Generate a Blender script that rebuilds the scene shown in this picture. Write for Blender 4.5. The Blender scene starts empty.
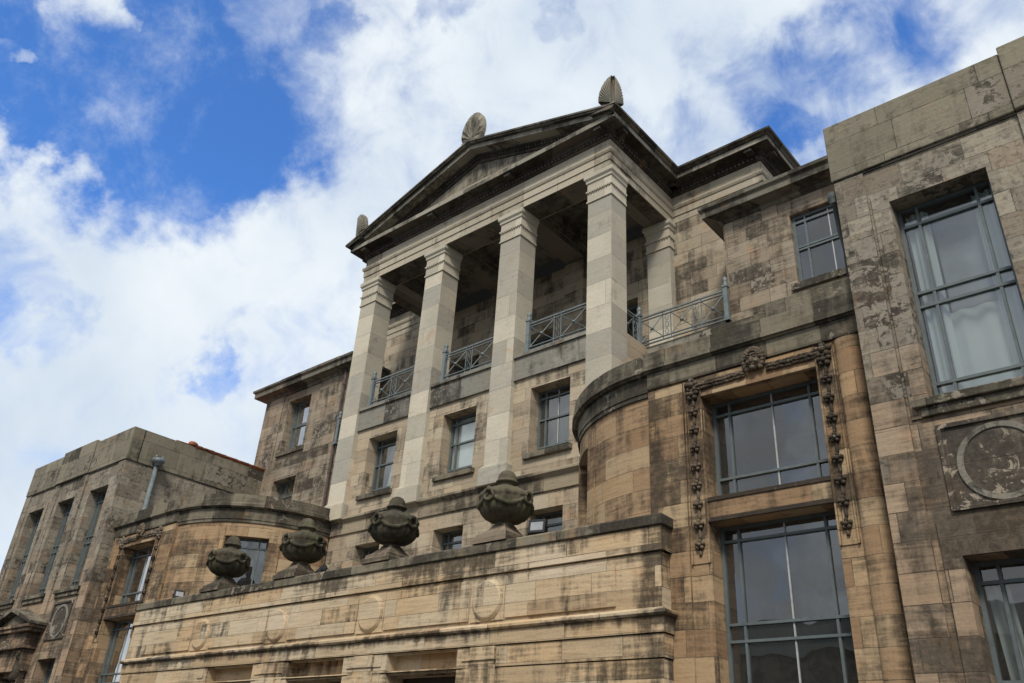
import bpy, bmesh, math, random
from mathutils import Vector, Matrix
random.seed(7)
sc = bpy.context.scene
COL = sc.collection
R = math.radians

# ------------------------------------------------------------------ camera
FPX = 830.26
RM = ((0.76088597, 0.64635324, 0.05727161),
      (-0.27322865, 0.39919418, -0.87520861),
      (-0.58855641, 0.65028571, 0.48034347))      # camera right, down, forward in world axes
CAM = Vector((16.22, 0, 0))
cd = bpy.data.cameras.new('camera')
cd.sensor_width = 36; cd.lens = FPX / 1024 * 36
cd.clip_start = .1; cd.clip_end = 2000
cam = bpy.data.objects.new('camera', cd); COL.objects.link(cam)
m3 = Matrix((RM[0], [-v for v in RM[1]], [-v for v in RM[2]])).transposed()
cam.matrix_world = Matrix.Translation(CAM) @ m3.to_4x4()
sc.camera = cam

def ray(u, v):
    a, b = (u - 512) / FPX, (v - 341.5) / FPX
    d = Vector([RM[0][i] * a + RM[1][i] * b + RM[2][i] for i in range(3)])
    return d.normalized()

# ------------------------------------------------------------------ world, sun, exposure
SUN_EL, SUN_AZ = 48, 150      # azimuth measured clockwise from +Y: the sun stands behind the camera's right shoulder
SKY_STRENGTH = .1
w = bpy.data.worlds.new('World'); sc.world = w; w.use_nodes = True
nt = w.node_tree; N = nt.nodes; L = nt.links; N.clear()
def wn(t, **k):
    n = N.new(t)
    for a, b in k.items(): setattr(n, a, b)
    return n
def wmath(op, a, b=None, c=None):
    n = wn('ShaderNodeMath', operation=op)
    for i, x in enumerate((a, b, c)):
        if x is None: continue
        if isinstance(x, (int, float)): n.inputs[i].default_value = x
        else: L.new(x, n.inputs[i])
    return n.outputs[0]
out = wn('ShaderNodeOutputWorld'); bg = wn('ShaderNodeBackground'); bg.inputs[1].default_value = SKY_STRENGTH
sky = wn('ShaderNodeTexSky', sky_type='NISHITA', sun_disc=False, sun_elevation=R(SUN_EL), sun_rotation=R(SUN_AZ))
sky.air_density = 1.0; sky.dust_density = .4; sky.ozone_density = 2.5
tc = wn('ShaderNodeTexCoord'); dirv = tc.outputs['Generated']
def noise(vec, scale, detail, rough=.55, dist=0):
    n = wn('ShaderNodeTexNoise'); L.new(vec, n.inputs['Vector'])
    n.inputs['Scale'].default_value = scale; n.inputs['Detail'].default_value = detail
    n.inputs['Roughness'].default_value = rough; n.inputs['Distortion'].default_value = dist
    return n.outputs['Fac'], n.outputs['Color']
# warp the direction a little so the open patches get ragged rims
nf, ncol = noise(dirv, 5, 7, .6)
sub = wn('ShaderNodeVectorMath', operation='SUBTRACT'); L.new(ncol, sub.inputs[0]); sub.inputs[1].default_value = (.5, .5, .5)
scl = wn('ShaderNodeVectorMath', operation='SCALE'); L.new(sub.outputs[0], scl.inputs[0]); scl.inputs['Scale'].default_value = .28
add = wn('ShaderNodeVectorMath', operation='ADD'); L.new(dirv, add.inputs[0]); L.new(scl.outputs[0], add.inputs[1])
nrm = wn('ShaderNodeVectorMath', operation='NORMALIZE'); L.new(add.outputs[0], nrm.inputs[0])
blobs = [  # (u, v, radius px, weight): openings of blue (positive) and wisps (negative)
    (235, 35, 92, .50), (60, 115, 40, .25), (150, 120, 85, .42), (185, 195, 48, .45), (60, 15, 95, .34), (235, 100, 60, .30), (195, 205, 22, .25), (15, 272, 34, .36),
    (70, 95, 60, .34), (10, 110, 50, .30), (10, 10, 50, .30), (110, 150, 40, .25), (150, 45, 60, .15), (208, 368, 16, .30), (230, 350, 12, .16), (180, 372, 10, .14), (10, 335, 20, .26), (440, -5, 20, .2), (548, 8, 14, .22), (430, 10, 14, .16),
    (735, 115, 40, .30), (800, 92, 46, .36), (785, 165, 34, .36), (720, 40, 24, .16), (870, 62, 50, .24), (850, 20, 50, .24), (960, 30, 44, .34), (590, 160, 30, .34), (640, 130, 34, .34), (640, 170, 30, .3), (400, 90, 30, .15), (330, 20, 20, .2),
    (32, 68, 20, -.95), (60, 85, 14, -.5), (92, 4, 26, -.75), (95, 48, 12, -.22), (190, 60, 40, .1), (920, 20, 26, -.20), (860, 60, 20, -.14), (160, 175, 20, -.16), (40, 200, 40, -.14), (240, 130, 22, -.14)]
acc = None
for u, v, r, wt in blobs:
    d = ray(u, v); dt = wn('ShaderNodeVectorMath', operation='DOT_PRODUCT')
    L.new(nrm.outputs[0], dt.inputs[0]); dt.inputs[1].default_value = d
    mr = wn('ShaderNodeMapRange', interpolation_type='SMOOTHERSTEP'); L.new(dt.outputs['Value'], mr.inputs[0])
    mr.inputs[1].default_value = math.cos(r * 1.75 / 830); mr.inputs[2].default_value = math.cos(r * .1 / 830)
    mr.inputs[3].default_value = 0; mr.inputs[4].default_value = wt
    acc = mr.outputs[0] if acc is None else wmath('ADD', acc, mr.outputs[0])
f2, _ = noise(dirv, 3.2, 10, .58, .3)
f3, _ = noise(dirv, 14, 8, .6, .4)
cov = wmath('ADD', wmath('MULTIPLY', wmath('SUBTRACT', f2, .5), 1.0), wmath('MULTIPLY', wmath('SUBTRACT', f3, .5), 1.15))
cov = wmath('SUBTRACT', wmath('ADD', cov, .36), acc)
cm = wn('ShaderNodeMapRange', interpolation_type='SMOOTHSTEP'); L.new(cov, cm.inputs[0])
cm.inputs[1].default_value = -.52; cm.inputs[2].default_value = .44
f6, _ = noise(dirv, 7, 10, .66, .12)
vm = wn('ShaderNodeMapRange', interpolation_type='SMOOTHSTEP'); L.new(f6, vm.inputs[0]); vm.inputs[1].default_value = .44; vm.inputs[2].default_value = .82; vm.inputs[4].default_value = .7
cloudy = wmath('MAXIMUM', cm.outputs[0], vm.outputs[0])
# cloud body: thin parts bluish, thick parts white with grey undersides
f4, _ = noise(dirv, 4.5, 6, .5, .2)
cr = wn('ShaderNodeValToRGB'); L.new(f4, cr.inputs[0])
cr.color_ramp.elements[0].position = .33; cr.color_ramp.elements[0].color = (4.1, 4.7, 5.4, 1)
cr.color_ramp.elements[1].position = .62; cr.color_ramp.elements[1].color = (5.4, 5.8, 6.1, 1)
tint = wn('ShaderNodeMix', data_type='RGBA', blend_type='MULTIPLY'); tint.inputs[0].default_value = 1
L.new(sky.outputs[0], tint.inputs[6]); tint.inputs[7].default_value = (.56, .98, 1.5, 1)
sxyz = wn('ShaderNodeSeparateXYZ'); L.new(dirv, sxyz.inputs[0])
south = wn('ShaderNodeMapRange', interpolation_type='SMOOTHSTEP'); L.new(sxyz.outputs[1], south.inputs[0]); south.inputs[1].default_value = .0; south.inputs[2].default_value = -.45
f5, _ = noise(dirv, 5.5, 9, .6, .3)
dk = wn('ShaderNodeMapRange', interpolation_type='SMOOTHSTEP'); L.new(f5, dk.inputs[0]); dk.inputs[1].default_value = .40; dk.inputs[2].default_value = .62
dkm = wmath('MULTIPLY', wmath('MULTIPLY', dk.outputs[0], south.outputs[0]), .75)
cmix = wn('ShaderNodeMix', data_type='RGBA'); L.new(dkm, cmix.inputs[0]); L.new(cr.outputs[0], cmix.inputs[6]); cmix.inputs[7].default_value = (2.5, 2.6, 2.7, 1)
mx = wn('ShaderNodeMix', data_type='RGBA'); L.new(cloudy, mx.inputs[0]); L.new(tint.outputs[2], mx.inputs[6]); L.new(cmix.outputs[2], mx.inputs[7])
L.new(mx.outputs[2], bg.inputs[0]); L.new(bg.outputs[0], out.inputs[0])

sd = bpy.data.lights.new('sun', 'SUN'); sd.energy = 1.9; sd.angle = R(14); sd.color = (1, .94, .84)
so = bpy.data.objects.new('sun', sd); COL.objects.link(so)
az, el = R(SUN_AZ), R(SUN_EL)
tosun = Vector((math.sin(az) * math.cos(el), math.cos(az) * math.cos(el), math.sin(el)))
so.rotation_euler = tosun.to_track_quat('Z', 'Y').to_euler(); so.location = (20, -20, 40)
sc.view_settings.view_transform = 'Standard'; sc.view_settings.look = 'None'
sc.view_settings.exposure = .68; sc.view_settings.gamma = 1

# ------------------------------------------------------------------ materials
MATS = {}
def newmat(name):
    m = bpy.data.materials.new(name); m.use_nodes = True; MATS[name] = m
    nt = m.node_tree; nt.nodes.clear()
    o = nt.nodes.new('ShaderNodeOutputMaterial'); b = nt.nodes.new('ShaderNodeBsdfPrincipled')
    nt.links.new(b.outputs[0], o.inputs[0])
    return m, nt, b, o
class G:
    """small node-graph helper"""
    def __init__(s, nt): s.nt = nt
    def n(s, t, **k):
        x = s.nt.nodes.new(t)
        for a, b in k.items(): setattr(x, a, b)
        return x
    def set(s, sock, v):
        if isinstance(v, (int, float, tuple)): sock.default_value = v
        else: s.nt.links.new(v, sock)
    def math(s, op, a, b=0., c=0., clamp=False):
        x = s.n('ShaderNodeMath', operation=op, use_clamp=clamp)
        s.set(x.inputs[0], a); s.set(x.inputs[1], b); s.set(x.inputs[2], c)
        return x.outputs[0]
    def mul(s, vec, k):
        x = s.n('ShaderNodeVectorMath', operation='MULTIPLY'); s.set(x.inputs[0], vec); s.set(x.inputs[1], k); return x.outputs[0]
    def noise(s, vec, scale, detail=4, rough=.55, dist=0., w=None):
        x = s.n('ShaderNodeTexNoise')
        if w is not None: x.noise_dimensions = '4D'; s.set(x.inputs['W'], w)
        s.set(x.inputs['Vector'], vec); x.inputs['Scale'].default_value = scale; x.inputs['Detail'].default_value = detail
        x.inputs['Roughness'].default_value = rough; x.inputs['Distortion'].default_value = dist
        return x.outputs['Fac']
    def step(s, v, a, b, lo=0., hi=1.):
        x = s.n('ShaderNodeMapRange', interpolation_type='SMOOTHSTEP'); s.set(x.inputs[0], v)
        x.inputs[1].default_value = a; x.inputs[2].default_value = b; x.inputs[3].default_value = lo; x.inputs[4].default_value = hi
        return x.outputs[0]
    def mix(s, f, a, b, mode='MIX'):
        x = s.n('ShaderNodeMix', data_type='RGBA', blend_type=mode); s.set(x.inputs[0], f)
        for sock, v in ((x.inputs[6], a), (x.inputs[7], b)):
            s.set(sock, v + (1,) if isinstance(v, tuple) and len(v) == 3 else v)
        return x.outputs[2]
    def ramp(s, v, stops):
        x = s.n('ShaderNodeValToRGB'); s.set(x.inputs[0], v); e = x.color_ramp.elements
        while len(e) < len(stops): e.new(.5)
        for q, (p, c) in zip(e, stops): q.position = p; q.color = tuple(c) + (1,)
        return x.outputs[0]

def stone(name, tones, H=.42, W=1.1, soot=.5, sootcol=(.024, .021, .018), bed=.5, flake=0., flakecol=(.33, .29, .23), mortar=.5, green=0., streak=.35, gap=.007, seed=0., zones=(), low=None):
    """coursed sandstone. UVs are in metres."""
    m, nt, b, o = newmat(name); g = G(nt)
    tcn = g.n('ShaderNodeTexCoord'); uv = tcn.outputs['UV']; ob = tcn.outputs['Object']
    br = g.n('ShaderNodeTexBrick', offset=.5, offset_frequency=2, squash=.72, squash_frequency=3)
    g.set(br.inputs['Vector'], uv); br.inputs['Color1'].default_value = (0, 0, 0, 1); br.inputs['Color2'].default_value = (1, 1, 1, 1)
    br.inputs['Mortar'].default_value = (.5, .5, .5, 1); br.inputs['Scale'].default_value = 1
    br.inputs['Mortar Size'].default_value = gap; br.inputs['Mortar Smooth'].default_value = .4; br.inputs['Bias'].default_value = 0
    br.inputs['Brick Width'].default_value = W; br.inputs['Row Height'].default_value = H
    sp = g.n('ShaderNodeSeparateColor'); g.set(sp.inputs[0], br.outputs['Color']); rnd = sp.outputs[0]; mort = br.outputs['Fac']
    rnd2 = g.math('FRACT', g.math('MULTIPLY', rnd, 7.31)); rnd3 = g.math('FRACT', g.math('MULTIPLY', rnd, 13.7))
    rw = g.math('MULTIPLY', rnd, 40.)
    soft = g.noise(ob, .8, 3, .5, 0, seed)
    k = g.math('ADD', g.math('MULTIPLY', rnd2, .75), g.math('MULTIPLY', soft, .3), clamp=True)
    col = g.ramp(k, [(i / (len(tones) - 1) * .9 + .05, t) for i, t in enumerate(tones)])
    up_ = 1.
    if low:
        sz_ = g.n('ShaderNodeSeparateXYZ'); g.set(sz_.inputs[0], ob)
        zz_ = g.math('ADD', sz_.outputs[2], g.math('MULTIPLY', g.math('SUBTRACT', g.noise(ob, .9, 6, .65, .3), .5), 5.))
        zz_ = g.math('ADD', zz_, g.math('MULTIPLY', rnd3, 1.2)); up_ = g.step(zz_, low[1], low[2])
        col = g.mix(up_, g.ramp(k, [(i / (len(low[0]) - 1) * .9 + .05, t) for i, t in enumerate(low[0])]), col)
    # bedding planes of the sandstone, different in every block
    bedn = g.noise(g.mul(uv, (.9, 13., 1.)), 1.3, 5, .6, .4, rw)
    fine = g.noise(ob, 22, 6, .7)
    col = g.mix(bed, col, g.ramp(bedn, [(.25, (.42, .36, .31)), (.5, (.82, .80, .77)), (.75, (1.12, 1.02, .92))]), 'MULTIPLY')
    col = g.mix(.55, col, g.ramp(fine, [(.2, (.62, .61, .6)), (.8, (1.22, 1.22, 1.2))]), 'MULTIPLY')
    # iron-stained patches
    iron = g.step(g.noise(ob, 1.7, 5, .6, .8, seed + 3.), .56, .72, 0, .5)
    col = g.mix(iron, col, g.mix(.75, col, (.42, .22, .095)), 'MIX')
    # soot and rain streaks
    big = g.noise(ob, .75, 7, .66, .5, seed + 9.)
    st = g.noise(g.mul(ob, (3.2, 3.2, .5)), 1.4, 6, .65, .3, seed + 5.)
    mid = g.noise(ob, 5., 6, .65, .6)
    fleck = g.noise(g.mul(ob, (1., 1., 1.6)), 2.6, 10, .74, .25, seed + 6.)
    s_ = g.math('ADD', g.math('MULTIPLY', big, .62), g.math('MULTIPLY', g.math('SUBTRACT', rnd3, .5), .20))
    s_ = g.math('ADD', s_, g.math('MULTIPLY', fleck, .36))
    s_ = g.math('ADD', s_, g.math('MULTIPLY', g.math('SUBTRACT', bedn, .5), -.36 * bed - .06))
    s_ = g.math('ADD', s_, g.math('MULTIPLY', g.math('SUBTRACT', st, .5), streak * 1.5))
    if zones:
        sx_ = g.n('ShaderNodeSeparateXYZ'); g.set(sx_.inputs[0], ob)
        for (xa, xb, za, zb, soft_, bias) in zones:
            f_ = None
            for sock, lo, hi in ((sx_.outputs[0], xa, xb), (sx_.outputs[2], za, zb)):
                q = g.math('MULTIPLY', g.step(sock, lo - soft_, lo + soft_), g.step(sock, hi - soft_, hi + soft_, 1., 0.))
                f_ = q if f_ is None else g.math('MULTIPLY', f_, q)
            s_ = g.math('ADD', s_, g.math('MULTIPLY', f_, bias))
    th = .635 - .30 * soot
    mask = g.math('MULTIPLY', g.step(s_, th - .11, th + .13, 0, .97), g.step(g.noise(ob, 9., 8, .75, .2, seed + 8.), .34, .60, .80, 1.))
    col = g.mix(mask, col, g.mix(.11, sootcol, col))
    if flake:
        fl = g.noise(ob, 4.2, 9, .72, .9, seed + 2.)
        fm = g.step(g.math('ADD', fl, g.math('MULTIPLY', g.math('SUBTRACT', rnd, .5), .14)), .60 - .17 * flake, .63 - .17 * flake, 0, 1.)
        fm2 = g.math('MULTIPLY', g.math('MULTIPLY', fm, mask), g.math('MAXIMUM', up_, .12))
        col = g.mix(g.math('MULTIPLY', fm2, .85), col, flakecol)
        fn = g.step(g.noise(ob, 7.5, 10, .75, .5, seed + 4.), .60 - .10 * flake, .635 - .10 * flake, 0, .8)
        col = g.mix(g.math('MULTIPLY', g.math('MULTIPLY', fn, flake), up_), col, g.mix(.35, sootcol, col))
    if green:
        gm = g.step(g.noise(ob, 2.6, 6, .65, .3, seed + 7.), .60 - .25 * green, .75 - .25 * green, 0, .6)
        col = g.mix(gm, col, (.085, .088, .042))
    col = g.mix(g.math('MULTIPLY', mort, mortar), col, g.mix(.5, col, (.05, .042, .035)))
    g.set(b.inputs['Base Color'], col); b.inputs['Roughness'].default_value = .93; b.inputs['Specular IOR Level'].default_value = .2
    h = g.math('ADD', g.math('MULTIPLY', mort, -1.1), g.math('MULTIPLY', bedn, .35))
    h = g.math('ADD', h, g.math('MULTIPLY', fine, .28)); h = g.math('ADD', h, g.math('MULTIPLY', mid, .4))
    h = g.math('ADD', h, g.math('MULTIPLY', mask, -.12)); h = g.math('ADD', h, g.math('MULTIPLY', rnd2, .25))
    bp = g.n('ShaderNodeBump'); bp.inputs['Strength'].default_value = .75; bp.inputs['Distance'].default_value = .022
    g.set(bp.inputs['Height'], h); g.set(b.inputs['Normal'], bp.outputs[0])
    return m

TAN = [(.27, .175, .105), (.37, .245, .145), (.44, .31, .19), (.49, .37, .235), (.43, .265, .135)]
BROWN = [(.22, .175, .13), (.31, .25, .185), (.39, .325, .245), (.35, .30, .235), (.31, .225, .15)]
GREYB = [(.22, .18, .14), (.30, .26, .205), (.36, .32, .255), (.40, .36, .29), (.32, .24, .17)]
S_pillar = stone('pale_pillar_stone', [(.33, .315, .27), (.47, .435, .355), (.66, .60, .48), (.40, .38, .325), (.62, .54, .41)], H=.78, W=3.7, soot=-.15, bed=.2, mortar=.35, streak=.2, gap=.005)
S_terr = stone('warm_terrace_stone', [(.44, .31, .19), (.56, .43, .28), (.66, .56, .41), (.62, .45, .27), (.70, .60, .46)], H=.3533, W=1.75, soot=.13, bed=.62, streak=.5, seed=2., zones=[(8.6, 9.2, -2, 4.3, .16, .12), (-9.2, 9.2, 3.95, 4.3, .12, .10), (3.4, 6.4, 3.76, 4.3, .3, .08), (-9.2, 9.2, 2.60, 2.78, .06, .16), (-1.2, .6, 3.7, 4.3, .2, .15)])
S_link = stone('tan_link_stone', TAN, H=.42, W=.92, soot=.30, bed=.5, seed=4., zones=[(8.5, 8.85, 4, 7.0, .1, .12), (9.28, 9.72, 4.0, 7.0, .08, .12), (11.8, 12.2, 3.2, 7.0, .08, .10), (-13, -8, -2, 7, .3, .07)])
S_curve = stone('curved_bay_stone', TAN, H=.42, W=1.25, soot=.30, bed=.42, seed=6.)
S_main = stone('centre_wall_stone', [(.36, .29, .21), (.46, .38, .28), (.54, .46, .34), (.46, .35, .24)], H=.40, W=1.0, soot=.20, bed=.35, seed=8.)
S_belt = stone('stained_belt_stone', [(.30, .25, .18), (.38, .32, .23), (.44, .37, .27)], H=6., W=1.6, soot=.5, bed=.3, seed=9.)
S_ceil = stone('dark_ceiling_stone', [(.15, .132, .108), (.20, .178, .148), (.24, .212, .175)], H=6., W=2., soot=.35, bed=.1, seed=29.)  # darker base tones for the ceiling and beam undersides
S_loggia = stone('loggia_wall_stone', [(.34, .28, .21), (.42, .35, .26), (.48, .42, .32)], H=.42, W=1.2, soot=.26, bed=.3, seed=10.)
S_tower = stone('brown_tower_stone', BROWN, H=.42, W=1.15, soot=.42, bed=.5, flake=.25, seed=12.)
S_wing = stone('soot_stained_wing_stone', GREYB, H=.42, W=.95, soot=.42, bed=.55, flake=.7, seed=14., low=([(.27, .195, .135), (.36, .265, .185), (.43, .33, .235), (.38, .27, .18)], 4.4, 7.8), zones=[(12.9, 13.6, 3.0, 8.4, .3, .08), (13.4, 15.3, 3.1, 3.72, .12, .12)])
S_winglow = stone('brown_wing_stone', [(.28, .19, .125), (.37, .255, .17), (.44, .315, .21), (.38, .255, .165)], H=.42, W=.85, soot=.34, bed=.65, flake=.08, seed=16., zones=[(12.95, 13.6, -2, 5.1, .12, .13), (13.4, 15.3, 3.1, 3.72, .12, .13), (-22, -12.7, -2, 5.1, .3, .08)])
S_cap = stone('weathered_coping_stone', [(.16, .14, .105), (.22, .195, .145), (.26, .23, .17)], H=3., W=1.35, soot=.62, bed=.35, flake=.22, green=.15, mortar=.6, seed=18.)
S_parapet = stone('weathered_parapet_stone', [(.20, .18, .135), (.25, .225, .17), (.29, .26, .195)], H=.66, W=1.6, soot=.42, bed=.25, flake=.45, green=.22, mortar=.6, seed=20.)
S_ent = stone('pale_entablature_stone', [(.40, .35, .27), (.46, .41, .32), (.52, .46, .36)], H=6., W=1.9, soot=.05, bed=.15, mortar=.35, seed=22.)
S_tymp = stone('stained_tympanum_stone', [(.30, .265, .20), (.36, .32, .25), (.42, .37, .29)], H=.5, W=1.4, soot=.28, bed=.2, seed=23.)
S_corn = stone('blackened_cornice_stone', [(.13, .12, .10), (.18, .165, .135), (.23, .21, .17)], H=6., W=1.5, soot=.52, bed=.25, green=.25, seed=24.)
S_corona = stone('grey_corona_stone', [(.27, .25, .205), (.33, .31, .255), (.38, .35, .29)], H=6., W=1.5, soot=.34, bed=.2, seed=26.)
S_soffit = stone('dark_soffit_stone', [(.065, .057, .047), (.095, .084, .07), (.125, .11, .092)], H=6., W=2., soot=.5, bed=.1, seed=27.)  # darker base tones for cornice undersides and dentils
S_slab = stone('lichen_balcony_stone', [(.22, .21, .18), (.28, .265, .225), (.33, .31, .26)], H=6., W=3.4, soot=.30, bed=.25, flake=.5, mortar=.4, seed=28.)
S_carved = stone('blackened_carved_stone', [(.11, .088, .064), (.17, .13, .092), (.23, .175, .125)], H=6., W=9., soot=.72, bed=.05, flake=.35, seed=30.)
S_urn = stone('mossy_urn_stone', [(.085, .075, .053), (.12, .105, .073), (.15, .13, .09)], H=8., W=9., soot=.6, bed=.05, green=.5, mortar=0, seed=32.)
S_urnbase = stone('worn_urn_base_stone', [(.20, .165, .125), (.25, .20, .15), (.30, .24, .18)], H=8., W=9., soot=.42, bed=.3, green=.35, mortar=0, seed=34.)
S_panel = stone('crusted_panel_stone', [(.24, .20, .16), (.30, .255, .20), (.36, .30, .23)], H=.62, W=3.9, soot=1.1, bed=.1, flake=.22, flakecol=(.42, .35, .27), mortar=.3, seed=36.)

def simple(name, col, rough=.6, metal=0., var=.15, scale=8., bump=.1):
    m, nt, b, o = newmat(name); g = G(nt); ob = g.n('ShaderNodeTexCoord').outputs['Object']
    n = g.noise(ob, scale, 6, .6)
    c = g.mix(1., tuple(col), g.ramp(n, [(.25, (1 - var * 2,) * 3), (.75, (1 + var,) * 3)]), 'MULTIPLY')
    g.set(b.inputs['Base Color'], c); b.inputs['Roughness'].default_value = rough; b.inputs['Metallic'].default_value = metal
    bp = g.n('ShaderNodeBump'); bp.inputs['Strength'].default_value = bump; bp.inputs['Distance'].default_value = .01
    g.set(bp.inputs['Height'], n); g.set(b.inputs['Normal'], bp.outputs[0])
    return m
M_frame = simple('grey_blue_window_paint', (.115, .14, .143), .5, 0, .15, 6)
M_bar = simple('white_glazing_bar', (.42, .44, .44), .5)
M_rail = simple('grey_blue_railing_paint', (.17, .20, .205), .5, 0, .2, 5)
M_pipe = simple('grey_drainpipe_paint', (.17, .20, .215), .5, 0, .25, 5)
M_pipebrown = simple('rusty_brown_pipe', (.07, .045, .035), .7, 0, .4, 6)
M_black = simple('black_lamp_housing', (.012, .012, .013), .5)
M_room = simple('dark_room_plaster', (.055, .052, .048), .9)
M_lead = simple('dark_lead_sheet', (.055, .07, .065), .7, 0, .3, 3)
M_roof = simple('lead_roof', (.12, .125, .12), .8)
M_tile = simple('red_clay_tile', (.36, .115, .045), .85, 0, .45, 5, .5)
M_asphalt = simple('asphalt', (.05, .05, .05), .9, 0, .3, 12, .5)
M_pave = simple('paving_stone', (.11, .105, .095), .9, 0, .2, 3, .3)
M_grey = simple('grey_reflection_sheet', (.36, .37, .41), .9, 0, .06, 3)  # pale grey that replaces sky reflected in one pane
M_blind = simple('white_blind_cloth', (.82, .86, .85), .9, 0, .06, 3)
M_timber = simple('dark_timber', (.06, .04, .028), .6)
M_lampglass = simple('floodlight_glass', (.34, .35, .36), .1)

m, nt_, b, o = newmat('white_net_curtain'); g = G(nt_)
b.inputs['Base Color'].default_value = (.86, .90, .89, 1); b.inputs['Roughness'].default_value = .9
tl = g.n('ShaderNodeBsdfTranslucent'); tl.inputs[0].default_value = (.7, .76, .75, 1)
ms = g.n('ShaderNodeMixShader'); ms.inputs[0].default_value = .3
g.nt.links.new(b.outputs[0], ms.inputs[1]); g.nt.links.new(tl.outputs[0], ms.inputs[2]); g.nt.links.new(ms.outputs[0], o.inputs[0])
M_curt = m

m, nt_, b, o = newmat('old_window_glass'); g = G(nt_); nt_.nodes.remove(b)
ob = g.n('ShaderNodeTexCoord').outputs['Object']
wav = g.noise(ob, 1.1, 2, .5); bp = g.n('ShaderNodeBump'); bp.inputs['Strength'].default_value = .12; bp.inputs['Distance'].default_value = .05
g.set(bp.inputs['Height'], wav)
gl = g.n('ShaderNodeBsdfGlossy'); gl.inputs['Roughness'].default_value = .015; gl.inputs['Color'].default_value = (1, .99, .96, 1); g.set(gl.inputs['Normal'], bp.outputs[0])
tr = g.n('ShaderNodeBsdfTransparent'); tr.inputs[0].default_value = (.80, .85, .84, 1)
fr = g.n('ShaderNodeFresnel'); fr.inputs[0].default_value = 1.55
fac = g.math('MINIMUM', g.math('MULTIPLY', fr.outputs[0], 3.4), .6)
# a film of dust keeps a little of the daylight
df = g.n('ShaderNodeBsdfDiffuse'); df.inputs[0].default_value = (.42, .43, .42, 1)
m1 = g.n('ShaderNodeMixShader'); m1.inputs[0].default_value = .05; g.nt.links.new(tr.outputs[0], m1.inputs[1]); g.nt.links.new(df.outputs[0], m1.inputs[2])
m2 = g.n('ShaderNodeMixShader'); g.set(m2.inputs[0], fac); g.nt.links.new(m1.outputs[0], m2.inputs[1]); g.nt.links.new(gl.outputs[0], m2.inputs[2])
g.nt.links.new(m2.outputs[0], o.inputs[0]); M_glass = m

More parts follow.
